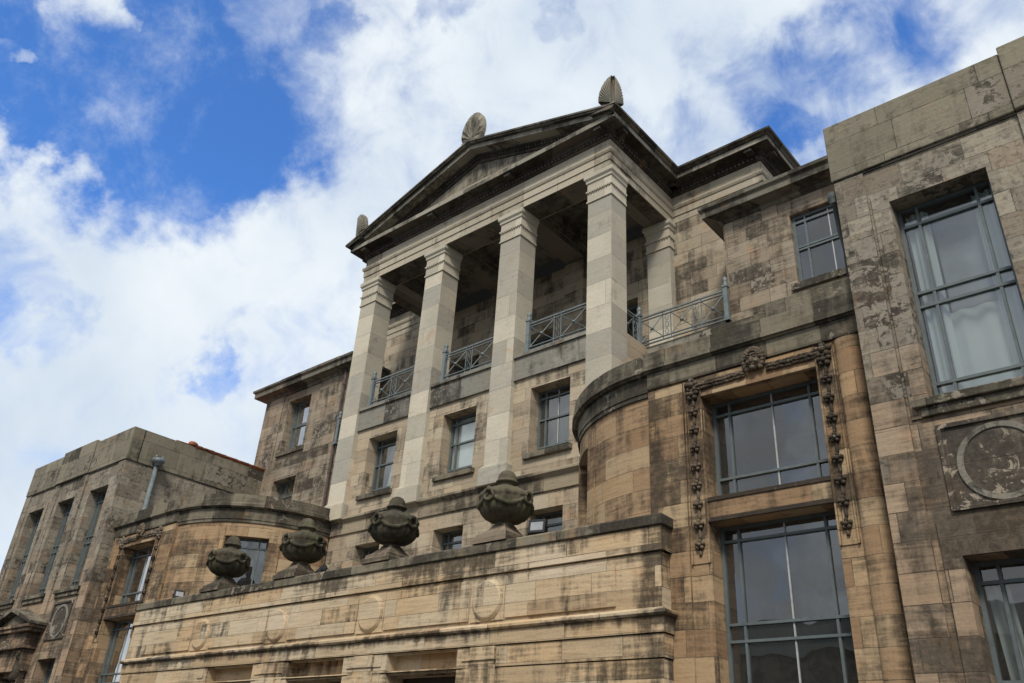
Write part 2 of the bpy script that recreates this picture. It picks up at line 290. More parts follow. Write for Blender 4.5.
# ------------------------------------------------------------------ mesh helpers
class MB:
    """collects geometry with metre UVs, becomes ONE mesh object; vertices are given in world space"""
    def __init__(s): s.bm = bmesh.new(); s.uv = s.bm.loops.layers.uv.new('UVMap')
    def face(s, pts, uvs=None, smooth=False):
        vs = [s.bm.verts.new(p) for p in pts]
        f = s.bm.faces.new(vs); f.smooth = smooth
        if uvs is None:
            f.normal_update(); n = f.normal; a = [abs(c) for c in n]
            if a[2] >= max(a[0], a[1]): uvs = [(p[0], p[1]) for p in pts]
            elif a[0] > a[1]: uvs = [(p[1], p[2]) for p in pts]
            else: uvs = [(p[0], p[2]) for p in pts]
        for l, t in zip(f.loops, uvs): l[s.uv].uv = t
        return f
    def box(s, f, s0, s1, z0, z1, d0, d1, ns=1, skip=''):
        """box in wall coordinates: s along the wall, z up, d inwards"""
        for i in range(ns):
            a = s0 + (s1 - s0) * i / ns; b = s0 + (s1 - s0) * (i + 1) / ns
            P = lambda x, z, d: f(x, z, d)
            if 'f' not in skip: s.face([P(a, z0, d0), P(b, z0, d0), P(b, z1, d0), P(a, z1, d0)], [(a, z0), (b, z0), (b, z1), (a, z1)])
            if 'b' not in skip: s.face([P(b, z0, d1), P(a, z0, d1), P(a, z1, d1), P(b, z1, d1)], [(b, z0), (a, z0), (a, z1), (b, z1)])
            if 't' not in skip: s.face([P(a, z1, d0), P(b, z1, d0), P(b, z1, d1), P(a, z1, d1)], [(a, d0), (b, d0), (b, d1), (a, d1)])
            if 'u' not in skip: s.face([P(a, z0, d1), P(b, z0, d1), P(b, z0, d0), P(a, z0, d0)], [(a, d1), (b, d1), (b, d0), (a, d0)])
        if 'l' not in skip: s.face([f(s0, z0, d1), f(s0, z0, d0), f(s0, z1, d0), f(s0, z1, d1)], [(d1, z0), (d0, z0), (d0, z1), (d1, z1)])
        if 'r' not in skip: s.face([f(s1, z0, d0), f(s1, z0, d1), f(s1, z1, d1), f(s1, z1, d0)], [(d0, z0), (d1, z0), (d1, z1), (d0, z1)])
    def wall(s, f, s0, s1, z0, z1, ops=(), ds=None, dep=.4):
        ss = sorted({s0, s1} | {o[0] for o in ops} | {o[1] for o in ops}); zz = sorted({z0, z1} | {o[2] for o in ops} | {o[3] for o in ops})
        ss = [q for q in ss if s0 - 1e-6 <= q <= s1 + 1e-6]; zz = [q for q in zz if z0 - 1e-6 <= q <= z1 + 1e-6]
        if ds:
            t = []
            for a, b in zip(ss, ss[1:]):
                k = max(1, math.ceil((b - a) / ds)); t += [a + (b - a) * i / k for i in range(k)]
            ss = t + [ss[-1]]
        inop = lambda a, b: any(o[0] < a < o[1] and o[2] < b < o[3] for o in ops)
        for a, b in zip(ss, ss[1:]):
            for c, d in zip(zz, zz[1:]):
                if not inop((a + b) / 2, (c + d) / 2):
                    s.face([f(a, c, 0), f(b, c, 0), f(b, d, 0), f(a, d, 0)], [(a, c), (b, c), (b, d), (a, d)])
        for o in ops:
            D = o[4] if len(o) > 4 else dep
            a, b, c, d = o[:4]
            s.face([f(a, c, D), f(a, c, 0), f(a, d, 0), f(a, d, D)], [(a - D, c), (a, c), (a, d), (a - D, d)])
            s.face([f(b, c, 0), f(b, c, D), f(b, d, D), f(b, d, 0)], [(b, c), (b + D, c), (b + D, d), (b, d)])
            n = max(1, math.ceil((b - a) / ds)) if ds else 1
            for i in range(n):
                p = a + (b - a) * i / n; q = a + (b - a) * (i + 1) / n
                s.face([f(p, d, 0), f(q, d, 0), f(q, d, D), f(p, d, D)], [(p, 0), (q, 0), (q, D), (p, D)])
                s.face([f(p, c, D), f(q, c, D), f(q, c, 0), f(p, c, 0)], [(p, D), (q, D), (q, 0), (p, 0)])
    def sweep(s, path, prof, caps=True, u0=0.):
        """path in plan, outward side to the right of travel; prof = [(out, z)...]"""
        n = len(path); offs = []
        for i in range(n):
            ns = []
            if i > 0: d = (Vector(path[i]) - Vector(path[i - 1])).normalized(); ns.append(Vector((d.y, -d.x)))
            if i < n - 1: d = (Vector(path[i + 1]) - Vector(path[i])).normalized(); ns.append(Vector((d.y, -d.x)))
            if len(ns) == 1: offs.append(ns[0])
            else:
                mm = (ns[0] + ns[1]).normalized(); offs.append(mm / max(.2, mm.dot(ns[0])))
        rings = [[(path[i][0] + offs[i].x * o, path[i][1] + offs[i].y * o, z) for o, z in prof] for i in range(n)]
        vv = [0.]
        for a, b in zip(prof, prof[1:]): vv.append(vv[-1] + math.hypot(b[0] - a[0], b[1] - a[1]))
        u = u0
        for i in range(n - 1):
            l = (Vector(path[i + 1]) - Vector(path[i])).length
            for j in range(len(prof) - 1):
                s.face([rings[i][j], rings[i + 1][j], rings[i + 1][j + 1], rings[i][j + 1]], [(u, vv[j]), (u + l, vv[j]), (u + l, vv[j + 1]), (u, vv[j + 1])])
            u += l
        if caps and len(prof) > 2:
            for r in (rings[0], rings[-1]):
                try: s.face(list(reversed(r)) if r is rings[0] else r)
                except Exception: pass
    def prism(s, pts, y0, y1):
        """polygon in the x-z plane extruded in y"""
        s.face([(x, y0, z) for x, z in pts]); s.face([(x, y1, z) for x, z in reversed(pts)])
        for a, b in zip(pts, pts[1:] + pts[:1]): s.face([(a[0], y0, a[1]), (a[0], y1, a[1]), (b[0], y1, b[1]), (b[0], y0, b[1])])
    def lathe(s, prof, c, seg=28, wob=0.):
        rs = []
        for r, z in prof:
            rs.append([s.bm.verts.new((c[0] + r * math.cos(2 * math.pi * k / seg), c[1] + r * math.sin(2 * math.pi * k / seg), z)) for k in range(seg)])
        for a, b in zip(rs, rs[1:]):
            for k in range(seg):
                q = (k + 1) % seg; f = s.bm.faces.new((a[k], a[q], b[q], b[k])); f.smooth = True
                for l in f.loops: l[s.uv].uv = (l.vert.co.x, l.vert.co.z)
        for r in (rs[0], rs[-1]):
            try:
                f = s.bm.faces.new(r)
                for l in f.loops: l[s.uv].uv = (l.vert.co.x, l.vert.co.y)
            except Exception: pass
    def ball(s, c, r, sub=2, sx=1, sy=1, sz=1, rot=None):
        M = Matrix.Translation(Vector(c)) @ (rot.to_4x4() if rot else Matrix()) @ Matrix.Diagonal((r * sx, r * sy, r * sz, 1))
        g_ = bmesh.ops.create_icosphere(s.bm, subdivisions=sub, radius=1, matrix=M)
        for v in g_['verts']:
            for f in v.link_faces:
                f.smooth = True
                for l in f.loops: l[s.uv].uv = (l.vert.co.x, l.vert.co.z)
    def tube(s, pts, rad, seg=8, cap=True):
        pts = [Vector(p) for p in pts]; rs = []
        for i, p in enumerate(pts):
            t = ((pts[min(i + 1, len(pts) - 1)] - pts[max(i - 1, 0)])).normalized()
            up = Vector((0, 0, 1)) if abs(t.z) < .95 else Vector((0, 1, 0))
            a = t.cross(up).normalized(); b = t.cross(a).normalized(); r = rad(i / (len(pts) - 1)) if callable(rad) else rad
            rs.append([s.bm.verts.new(p + a * r * math.cos(2 * math.pi * k / seg) + b * r * math.sin(2 * math.pi * k / seg)) for k in range(seg)])
        for a, b in zip(rs, rs[1:]):
            for k in range(seg):
                q = (k + 1) % seg; f = s.bm.faces.new((a[k], a[q], b[q], b[k])); f.smooth = True
                for l in f.loops: l[s.uv].uv = (l.vert.co.x, l.vert.co.z)
        if cap:
            for r in (rs[0], rs[-1]):
                try: s.bm.faces.new(r)
                except Exception: pass
    def build(s, name, mat, parent=None, bevel=0., smooth_angle=None, rough=0.):
        if rough:
            bmesh.ops.remove_doubles(s.bm, verts=s.bm.verts, dist=.0005)
            for v in s.bm.verts:
                v.co += Vector((random.uniform(-1, 1), random.uniform(-1, 1), random.uniform(-1, 1))) * rough
        me = bpy.data.meshes.new(name); s.bm.to_mesh(me); s.bm.free(); me.materials.append(mat)
        o = bpy.data.objects.new(name, me); COL.objects.link(o)
        if parent is not None:
            o.parent = parent
            if parent.type == 'EMPTY': o.matrix_parent_inverse = Matrix.Translation(-parent.location)
        if bevel:
            me2 = bmesh.new(); me2.from_mesh(me); bmesh.ops.remove_doubles(me2, verts=me2.verts, dist=.0005); me2.to_mesh(me); me2.free()
            bv = o.modifiers.new('bevel', 'BEVEL'); bv.width = bevel; bv.segments = 2; bv.limit_method = 'ANGLE'; bv.angle_limit = R(40)
        return o
def empty(name, loc):
    o = bpy.data.objects.new(name, None); COL.objects.link(o); o.location = loc; return o
def tag(o, label=None, cat=None, group=None, kind=None):
    if label: o['label'] = label
    if cat: o['category'] = cat
    if group: o['group'] = group
    if kind: o['kind'] = kind
    return o
def plan(y0, sg=1):   # front-facing wall plane
    return lambda s, z, d: (sg * s, y0 + d, z)
def side(x0, dx):     # wall plane running in depth; dx = +1: inside is towards +x
    return lambda s, z, d: (x0 + dx * d, s, z)
CX0, CY0, CR = 8.6, 15.77, 3.35
def curve(sg, r=CR):  # quadrant bay: s = arc length measured from the flat bay inwards to the centre
    def f(s, z, d):
        a = s / CR; q = r - d
        return (sg * (CX0 - q * math.sin(a)), CY0 - q * math.cos(a), z)
    return f
ARC = CR * math.pi / 2
GROUND = -1.7

# ------------------------------------------------------------------ setting
b_ = MB(); b_.face([(-400, -400, GROUND), (400, -400, GROUND), (400, 400, GROUND), (-400, 400, GROUND)]); tag(b_.build('ground', M_asphalt), kind='structure')
b_ = MB(); b_.box(plan(7.5), -40, 40, GROUND, GROUND + .12, 0, 12); tag(b_.build('forecourt_pavement', M_pave), kind='structure')

# ------------------------------------------------------------------ the hall
hall = empty('hall_building', (0, 16, GROUND))
tag(hall, 'soot-stained sandstone hall with tall square-pillared portico, curved bays and projecting wings', 'building')

# ---- window builder -------------------------------------------------
def window(f, s0, s1, z0, z1, d, vb=(), hb=(), bar=.045, white=None, room=1.6, frame=.06, ns=1, sill=None, sillmat=None, parent=hall, wbars=None):
    """frame with glazing bars = the window; pane, room lining and sill are its sub-parts"""
    m = MB(); e = .003
    m.box(f, s0 + e, s0 + frame, z0 + e, z1 - e, d - .03, d + .05); m.box(f, s1 - frame, s1 - e, z0 + e, z1 - e, d - .03, d + .05)
    m.box(f, s0 + frame + .001, s1 - frame - .001, z1 - frame, z1 - e, d - .03, d + .05, ns); m.box(f, s0 + frame + .001, s1 - frame - .001, z0 + e, z0 + frame, d - .03, d + .05, ns)
    for v in vb: m.box(f, v - bar / 2, v + bar / 2, z0 + frame + .001, z1 - frame - .001, d - .028, d + .03)
    for h in hb: m.box(f, s0 + frame + .001, s1 - frame - .001, h - bar / 2, h + bar / 2, d - .036, d + .036, ns)
    wd = m.build('window', M_frame, parent)
    m = MB()
    k = max(1, ns)
    for i in range(k):
        a = s0 + frame * .5 + (s1 - s0 - frame) * i / k; b = s0 + frame * .5 + (s1 - s0 - frame) * (i + 1) / k
        m.face([f(a, z0 + .03, d + .012), f(b, z0 + .03, d + .012), f(b, z1 - .03, d + .012), f(a, z1 - .03, d + .012)])
    m.build('pane', M_glass, wd)
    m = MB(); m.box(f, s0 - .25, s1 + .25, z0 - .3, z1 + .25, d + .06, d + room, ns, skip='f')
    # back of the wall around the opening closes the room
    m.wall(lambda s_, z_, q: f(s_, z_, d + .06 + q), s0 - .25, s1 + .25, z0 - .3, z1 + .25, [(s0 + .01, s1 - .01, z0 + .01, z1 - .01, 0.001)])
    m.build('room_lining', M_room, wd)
    if white:
        m = MB()
        for v in white: m.box(f, v - .012, v + .012, z0 + frame + .002, z1 - frame - .002, d - .01, d + .02)
        m.build('glazing_bar', M_bar, wd)
    if sill:
        so_, sh, sw = sill
        m = MB(); m.box(f, s0 - sw, s1 + sw, z0 - sh, z0 - .002, -so_, d - .03, ns)
        m.build('sill', sillmat or S_cap, wd, bevel=.012)
    return wd

def curtain(name, f, s0, s1, z0, z1, d, mat, label, group=None, amp=.03, wl=.14, lean=0., cat='curtain'):
    m = MB(); n = max(8, int((s1 - s0) / wl * 8)); ring = []
    for off in (0, .006):
        row = []
        for j, z in enumerate((z0, (z0 + z1) / 2, z1)):
            row.append([])
            for i in range(n + 1):
                s = s0 + (s1 - s0) * i / n
                s2 = s + lean * (1 - (z - z0) / (z1 - z0))
                dd = d + off + amp * math.sin(2 * math.pi * (s - s0) / wl + .5 * math.sin(s * 9)) * (.7 + .3 * j)
                row[-1].append(m.bm.verts.new(f(s2, z, dd)))
        ring.append(row)
    for row in ring:
        for j in range(2):
            for i in range(n):
                q = m.bm.faces.new((row[j][i], row[j][i + 1], row[j + 1][i + 1], row[j + 1][i])); q.smooth = True
    for j in range(2):
        for i in (0, n):
            m.bm.faces.new((ring[0][j][i], ring[1][j][i], ring[1][j + 1][i], ring[0][j + 1][i]))
    o = m.build(name, mat)
    return tag(o, label, cat, group)

# ---- central block --------------------------------------------------
YM, YP = 15.83, 15.66
F = plan(YM)
upw = [(c - .68, c + .68, 8.0, 9.95) for c in (-3.4, 0, 3.4)]
low = [(c - .6, c + .55, 4.95, 6.43) for c in (-3.4, 0, 3.4)]
m = MB(); m.wall(F, -5.5, 5.5, GROUND, 10.31, upw + low, dep=.42)
for sg in (-1, 1):
    m.wall(side(sg * 5.5, -sg), YM, 19.12, 6., 11.1)
centre_wall = m.build('centre_wall', S_main, hall)
for i, c in enumerate((-3.4, 0, 3.4)):
    window(F, c - .68, c + .68, 8.0, 9.95, .40, vb=(c - .42, c + .42), hb=(9.08, 8.28, 9.72), bar=.05, white=(c,) if i == 2 else None, sill=(.10, .15, .12))
    window(F, c - .6, c + .55, 4.95, 6.43, .40, vb=(c - .35, c + .3), hb=(6.1,), bar=.05, sill=(.05, .12, .0))
# belt course: fascia band with moulded top, dark under-edge
m = MB(); prof = [(0, 6.84), (.05, 6.86), (.05, 7.20), (.14, 7.28), (.16, 7.30), (.16, 7.36), (.02, 7.44), (0, 7.44)]
m.sweep([(-5.3, YM), (5.3, YM)], prof); m.build('belt_course', S_belt, hall)
# balcony slab with its stained fascia between the pillars
m = MB(); xs = [-5.5, -4.69 + -.82 + 0]
for c in (-3.4, 0, 3.4): m.box(plan(15.76), c - 1.285, c + 1.285, 10.31, 11.0, 0, .5); m.box(plan(15.70), c - 1.285, c + 1.285, 11.002, 11.1, 0, .9)
m.build('balcony_fascia', S_slab, hall)
m = MB(); m.box(plan(16.05), -5.48, 5.48, 10.7, 11.095, 0, 3.05)
for sg in (-1, 1): m.box(plan(17.42, sg), 5.485, 7.97, 10.8, 11.1, 0, 1.7)
m.build('balcony_floor', S_slab, hall)
for sg in (-1, 1):
    m = MB(); m.wall(plan(17.5, sg), 5.5, 7.97, 6.5, 10.8); m.build('recess_wall', S_tower, hall)

# loggia back wall and the block behind
m = MB(); doors = [(c - .75, c + .75, 11.1, 14.1) for c in (-3.4, 0, 3.4)]
m.wall(plan(19.12), -8.6, 8.6, 10.8, 16.36, doors, dep=.4)
for sg in (-1, 1): m.wall(side(sg * 8.6, -sg), 19.12, 26, 10., 16.36)
m.build('loggia_wall', S_loggia, hall)
for c in (-3.4, 0, 3.4): window(plan(19.12), c - .75, c + .75, 11.1, 14.1, .38, vb=(c,), hb=(11.9, 12.7, 13.5), frame=.1)

# pillars ------------------------------------------------------------
def capital(m, x0, x1, y0, y1, e=0.):
    path = [(x0, y1), (x0, y0), (x1, y0), (x1, y1)]
    m.sweep(path, [(0, 15.34), (.035, 15.345), (.035, 15.40), (.012, 15.41), (.012, 15.70), (.05, 15.72), (.05, 15.77), (.015, 15.79), (.015, 16.02), (.05, 16.06), (.05, 16.13), (.10, 16.2), (.10, 16.336), (-.3, 16.337)], caps=False)
    for (a, b, fn) in ((x0, x1, lambda t, o: (t, y0 - o)), (y0, y1, lambda t, o: (x1 + o, t)), (y0, y1, lambda t, o: (x0 - o, t))):
        n = int((b - a) / .085)
        for k in range(n):
            t = a + (k + .5) * (b - a) / n; p = fn(t, .04)
            m.ball((p[0], p[1], 15.69), .026, 1)
for i in range(4):
    c = (i - 1.5) * 3.4; hw = .41
    m = MB(); ff = lambda s, z, d: (s, YP + d, z)
    m.box(ff, c - hw, c + hw, 7.88, 15.345, 0, .76)
    # the blocks of a pillar: staggered joints come from the material; top of shaft tapers by nothing
    p = m.build('pillar', S_pillar, hall, bevel=.012)
    m = MB(); m.box(ff, c - hw + .003, c + hw - .003, 15.35, 16.335, .003, .757); capital(m, c - hw, c + hw, YP, YP + .76); m.build('capital', S_pillar, p)
    m = MB(); m.box(ff, c - hw - .09, c + hw + .09, 7.3, 7.80, -.10, .3); m.box(ff, c - hw - .06, c + hw + .06, 7.802, 7.84, -.065, .3); m.box(ff, c - hw - .03, c + hw + .03, 7.842, 7.879, -.035, .3)
    m.build('base', S_pillar, p, bevel=.01)
for sg in (-1, 1):   # antae against the back wall
    m = MB(); ff = plan(18.86, sg); m.box(ff, 4.69, 5.51, 11.1, 15.345, 0, .3); p = m.build('pilaster', S_pillar, hall, bevel=.01)
    m = MB(); m.box(ff, 4.695, 5.505, 15.35, 16.335, .003, .3); capital(m, min(sg * 4.69, sg * 5.51), max(sg * 4.69, sg * 5.51), 18.86, 19.12); m.build('capital', S_pillar, p)
for c in (-1.7, 1.7):
    m = MB(); m.box(plan(18.98), c - .4, c + .4, 11.1, 16.33, 0, .2); m.build('pilaster', S_loggia, hall)

# entablature ----------------------------------------------------------
EY = 15.6; EX = 5.51; YB = 19.12
path = [(-8.6, 26), (-8.6, YB), (-EX, YB), (-EX, EY), (EX, EY), (EX, YB), (8.6, YB), (8.6, 26)]
m = MB()
m.sweep(path, [(-.02, 16.34), (.0, 16.34), (.0, 16.60), (.03, 16.60), (.03, 16.84), (.06, 16.86), (.09, 16.93), (.09, 16.99), (.0, 17.0), (.0, 17.38), (-.02, 17.38)], caps=False)
m.box(plan(EY + .01), -EX + .01, EX - .01, 16.34, 17.9, 0, .83)
for sg in (-1, 1): m.box(plan(EY + .85, sg), EX - .82, EX - .01, 16.34, 17.9, 0, 2.7)
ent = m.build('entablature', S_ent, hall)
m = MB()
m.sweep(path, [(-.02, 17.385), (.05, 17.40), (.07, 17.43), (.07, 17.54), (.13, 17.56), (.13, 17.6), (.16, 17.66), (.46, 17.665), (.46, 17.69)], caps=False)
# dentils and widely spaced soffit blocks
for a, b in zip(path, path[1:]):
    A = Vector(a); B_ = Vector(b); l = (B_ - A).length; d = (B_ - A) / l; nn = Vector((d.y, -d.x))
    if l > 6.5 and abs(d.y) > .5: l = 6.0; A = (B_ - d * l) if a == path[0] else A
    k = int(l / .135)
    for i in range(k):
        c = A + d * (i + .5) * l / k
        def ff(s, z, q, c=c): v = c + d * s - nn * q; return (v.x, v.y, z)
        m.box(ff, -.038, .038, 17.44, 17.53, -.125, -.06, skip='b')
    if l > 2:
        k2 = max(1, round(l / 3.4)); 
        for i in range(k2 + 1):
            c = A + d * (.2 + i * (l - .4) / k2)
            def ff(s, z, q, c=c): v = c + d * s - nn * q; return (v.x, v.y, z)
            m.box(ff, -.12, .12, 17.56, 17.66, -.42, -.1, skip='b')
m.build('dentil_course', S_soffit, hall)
m = MB(); m.sweep(path, [(.3, 17.68), (.48, 17.67), (.48, 17.83), (.40, 17.845), (-.3, 17.86)], caps=False); m.build('corona', S_corona, hall)
SL = (19.88 - 17.98) / 6.15
# cyma gutter along the flanks and round the block behind
cy = [(.40, 17.846), (.50, 17.86), (.55, 17.91), (.62, 17.93), (.64, 17.985), (.3, 18.0), (-.3, 18.0)]
for q in ([(EX, EY - .64), (EX, YB), (8.6, YB), (8.6, 26)], [(-8.6, 26), (-8.6, YB), (-EX, YB), (-EX, EY - .64)]):
    m = MB(); m.sweep(q, cy); m.build('gutter_moulding', S_corn, hall)
# pediment
def band(m, lo0, lo1, xe, y0, y1):   # sloping band, offsets measured down from the top line
    top = lambda x: 19.88 - SL * abs(x)
    for sg in (-1, 1):
        pts = [(sg * xe, top(xe) - lo1), (sg * xe, top(xe) - lo0), (0, top(0) - lo0), (0, top(0) - lo1)]
        if sg == -1: pts.reverse()
        m.prism(pts, y0, y1)
m = MB(); m.prism([(-5.4, 17.86), (5.4, 17.86), (0, 19.45)], EY + .02, EY + .5); ped = m.build('pediment', S_slab if False else S_tymp, hall)
m = MB(); band(m, 0., .07, 6.15, EY - .64, EY + .3); band(m, .071, .13, 6.08, EY - .60, EY + .3); m.build('raking_gutter', S_corn, ped)
m = MB(); band(m, .131, .30, 5.98, EY - .48, EY + .3); m.build('raking_corona', S_corona, ped)
m = MB(); band(m, .301, .38, 5.6, EY - .14, EY + .3); band(m, .381, .50, 5.35, EY - .07, EY + .3)
for sg in (-1, 1):
    for k in range(38):
        x = sg * (.1 + k * .135); z = 19.88 - SL * abs(x) - .40
        m.box(plan(EY - .115), x - .038, x + .038, z - .09, z, 0, .05)
band(m, .501, .60, 5.2, EY - .035, EY + .3); m.build('raking_dentils', S_soffit, ped)
m = MB()   # roof of the portico
for sg in (-1, 1): m.face([(0, EY - .5, 19.86), (sg * 6.1, EY - .5, 17.97), (sg * 6.1, 24, 17.97), (0, 24, 19.86)])
m.face([(-8.9, 19.4, 17.99), (8.9, 19.4, 17.99), (8.9, 26, 17.99), (-8.9, 26, 17.99)])
m.build('roof', M_roof, hall)
# akroteria: palmette slabs
def palmette(m, c, ax, wd, h, th=.26, lobes=11, half=None):
    """fluted leaf standing on a block; ax = horizontal unit vector of its width"""
    ax = Vector(ax); nrm_ = Vector((ax.y, -ax.x, 0)); c = Vector(c); n = 40
    a0, a1 = (math.pi * -.36, math.pi * 1.36) if half is None else ((-.05 * math.pi, .5 * math.pi) if half > 0 else (.5 * math.pi, 1.05 * math.pi))
    ctr_z = h * .42; rim = []
    for i in range(n + 1):
        a = a0 + (a1 - a0) * i / n; rr = 1 + .025 * abs(math.sin(a * lobes))
        rim.append((math.cos(a) * wd / 2 * rr, ctr_z + math.sin(a) * (h - ctr_z) * rr if math.sin(a) > 0 else ctr_z + math.sin(a) * ctr_z * 1.0))
    for sgn in (-1, 1):
        cc = c + Vector((0, 0, ctr_z * .35)) + nrm_ * sgn * th * .35
        vs = []
        for i, (u, z) in enumerate(rim):
            ridge = .04 * (1 if i % 4 < 2 else -1)
            vs.append((c + ax * u * .78 + Vector((0, 0, ctr_z * .35 + (z - ctr_z * .35) * .8)) + nrm_ * sgn * (th * .5 + ridge), c + ax * u + Vector((0, 0, z)) + nrm_ * sgn * th * .28))
        for (p, q), (r, s) in zip(vs, vs[1:]):
            m.face([cc, p, r]); m.face([p, q, s, r])
    for (u, z), (u2, z2) in zip(rim, rim[1:]):
        m.face([c + ax * u + Vector((0, 0, z)) + nrm_ * th * .28, c + ax * u2 + Vector((0, 0, z2)) + nrm_ * th * .28, c + ax * u2 + Vector((0, 0, z2)) - nrm_ * th * .28, c + ax * u + Vector((0, 0, z)) - nrm_ * th * .28])
m = MB(); palmette(m, (-.06, EY - .34, 19.90), (1, 0, 0), 1.05, 1.42); m.box(plan(EY - .55), -.4, .4, 19.72, 19.98, 0, .6); m.build('akroterion', S_corona, ped)
for sg in (-1, 1):
    m = MB(); cx, cy_ = sg * 5.86, EY - .38
    # two half palmettes meeting on the corner, above a block
    palmette(m, (cx, cy_, 18.1), (-sg, 0, 0), .95, 1.3, .22, half=1)
    palmette(m, (cx, cy_, 18.1), (0, 1, 0), .95, 1.3, .22, half=1)
    m.box(plan(cy_ - .1, sg), 5.3, 5.98, 17.99, 18.25, 0, .66)
    m.build('akroterion', S_corona, ped)

# loggia ceiling with beams and coffers
m = MB(); m.box(plan(16.4), -5., 5., 16.98, 17.1, 0, 2.8)
for c in (-1.7, 1.7): m.box(plan(16.43), c - .38, c + .38, 16.42, 16.975, 0, 2.7)
for c in (-3.4, 0, 3.4):
    for a, b, z in ((1.31, 1.16, 16.62), (1.159, 1.05, 16.74)):
        m.box(plan(16.45), c - a, c - b, z, 16.97, 0, 2.6); m.box(plan(16.45), c + b, c + a, z, 16.97, 0, 2.6)
        m.box(plan(16.45), c - b + .002, c + b - .002, z + .003, 16.97, 0, a - b + .05)
m.box(plan(EY + .03), -EX + .03, EX - .03, 16.333, 16.337, 0, .78)  # thin darker sheets laid under the pale beams to darken their undersides
for sg in (-1, 1): m.box(plan(EY + .84, sg), EX - .80, EX - .03, 16.333, 16.337, 0, 2.6)
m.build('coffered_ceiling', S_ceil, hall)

# railings --------------------------------------------------------------
def rail_panel(m, P0, P1, z0=11.16, z1=12.04):
    """ironwork between two plan points: rails, crossed squares with bosses, scroll strips"""
    A = Vector((P0[0], P0[1], 0)); B_ = Vector((P1[0], P1[1], 0)); l = (B_ - A).length; d = (B_ - A) / l
    at = lambda t, z: A + d * t + Vector((0, 0, z))
    bar = lambda p, q, r: m.tube([p, q], r, 6)
    def strip(t0, t1, z, r=.02):
        def ff(s, zz, q): v = at(s, zz) + Vector((d.y, -d.x, 0)) * -q; return tuple(v)
        m.box(ff, t0, t1, z - r, z + r, -.022, .022)
    strip(0, l, z1, .02); strip(0, l, z1 - .1, .011); strip(0, l, z0 + .1, .011); strip(0, l, z0, .015)
    n = max(1, round(l / .95)); sw = .22; pw = (l - sw * n) / (n + 0.) if n > 1 else (l - sw) / 1
    pw = (l - sw * (n - (0 if n == 1 else 1))) / n
    t = 0.
    def ver(t): 
        def ff(s, zz, q): v = at(s, zz) + Vector((d.y, -d.x, 0)) * -q; return tuple(v)
        m.box(ff, t - .011, t + .011, z0 + .016, z1 - .021, -.012, .012)
    for i in range(n):
        ver(t + .012); a, b = t + .03, t + pw - .03
        zl, zh = z0 + .115, z1 - .115
        bar(at(a, zl), at(b, zh), .014); bar(at(a, zh), at(b, zl), .014)
        m.ball(at((a + b) / 2, (zl + zh) / 2), .06, 1); m.tube([at((a + b) / 2 + .17 * math.cos(q), (zl + zh) / 2 + .17 * math.sin(q)) for q in [math.pi * k / 6 for k in range(13)]], .008, 5) if False else None
        t += pw; ver(t - .012)
        if i < n - 1 or n == 1:
            ts = t if n > 1 else t
            if n > 1 or True:
                for k in range(3):   # scrolls in the narrow strip
                    zc2 = z0 + .22 + k * (z1 - z0 - .44) / 2; r = (z1 - z0 - .3) / 6.2
                    pts = [at(min(ts + sw - .02, ts + sw / 2 + r * .55 * math.cos(a * .7 + (k % 2) * math.pi)), zc2 + r * math.sin(a * .7)) for a in range(10)]
                    if n > 1 or k < 3: m.tube(pts, .010, 5)
            t += sw
    ver(l - .012)
def post(x, y, parent, z0=11.1):
    m = MB(); s = .058
    m.box(plan(y - s), x - s, x + s, z0, z0 + 1.05, 0, 2 * s); m.box(plan(y - s - .02), x - s - .02, x + s + .02, z0, z0 + .09, 0, 2 * s + .04); m.box(plan(y - s - .02), x - s - .02, x + s + .02, z0 + 1.02, z0 + 1.08, 0, 2 * s + .04)
    m.lathe([(.05, z0 + 1.08), (.075, z0 + 1.12), (.05, z0 + 1.16), (.06, z0 + 1.2), (.072, z0 + 1.26), (.045, z0 + 1.32), (.012, z0 + 1.36)], (x, y), 12)
    m.build('post', M_rail, parent)
for c in (-3.4, 0, 3.4):
    m = MB(); rail_panel(m, (c - .82, 15.80), (c + 1.22, 15.80)); r_ = m.build('balcony_railing', M_rail, hall)
    post(c - .86, 15.80, r_)
for sg in (-1, 1):
    m = MB(); rail_panel(m, (sg * 5.36, 17.36), (sg * 7.94, 17.36)); rail_panel(m, (sg * 5.3, 16.42), (sg * 5.3, 17.28)); r_ = m.build('balcony_railing', M_rail, hall)
    post(sg * 5.3, 17.36, r_); post(sg * 7.98, 17.36, r_)

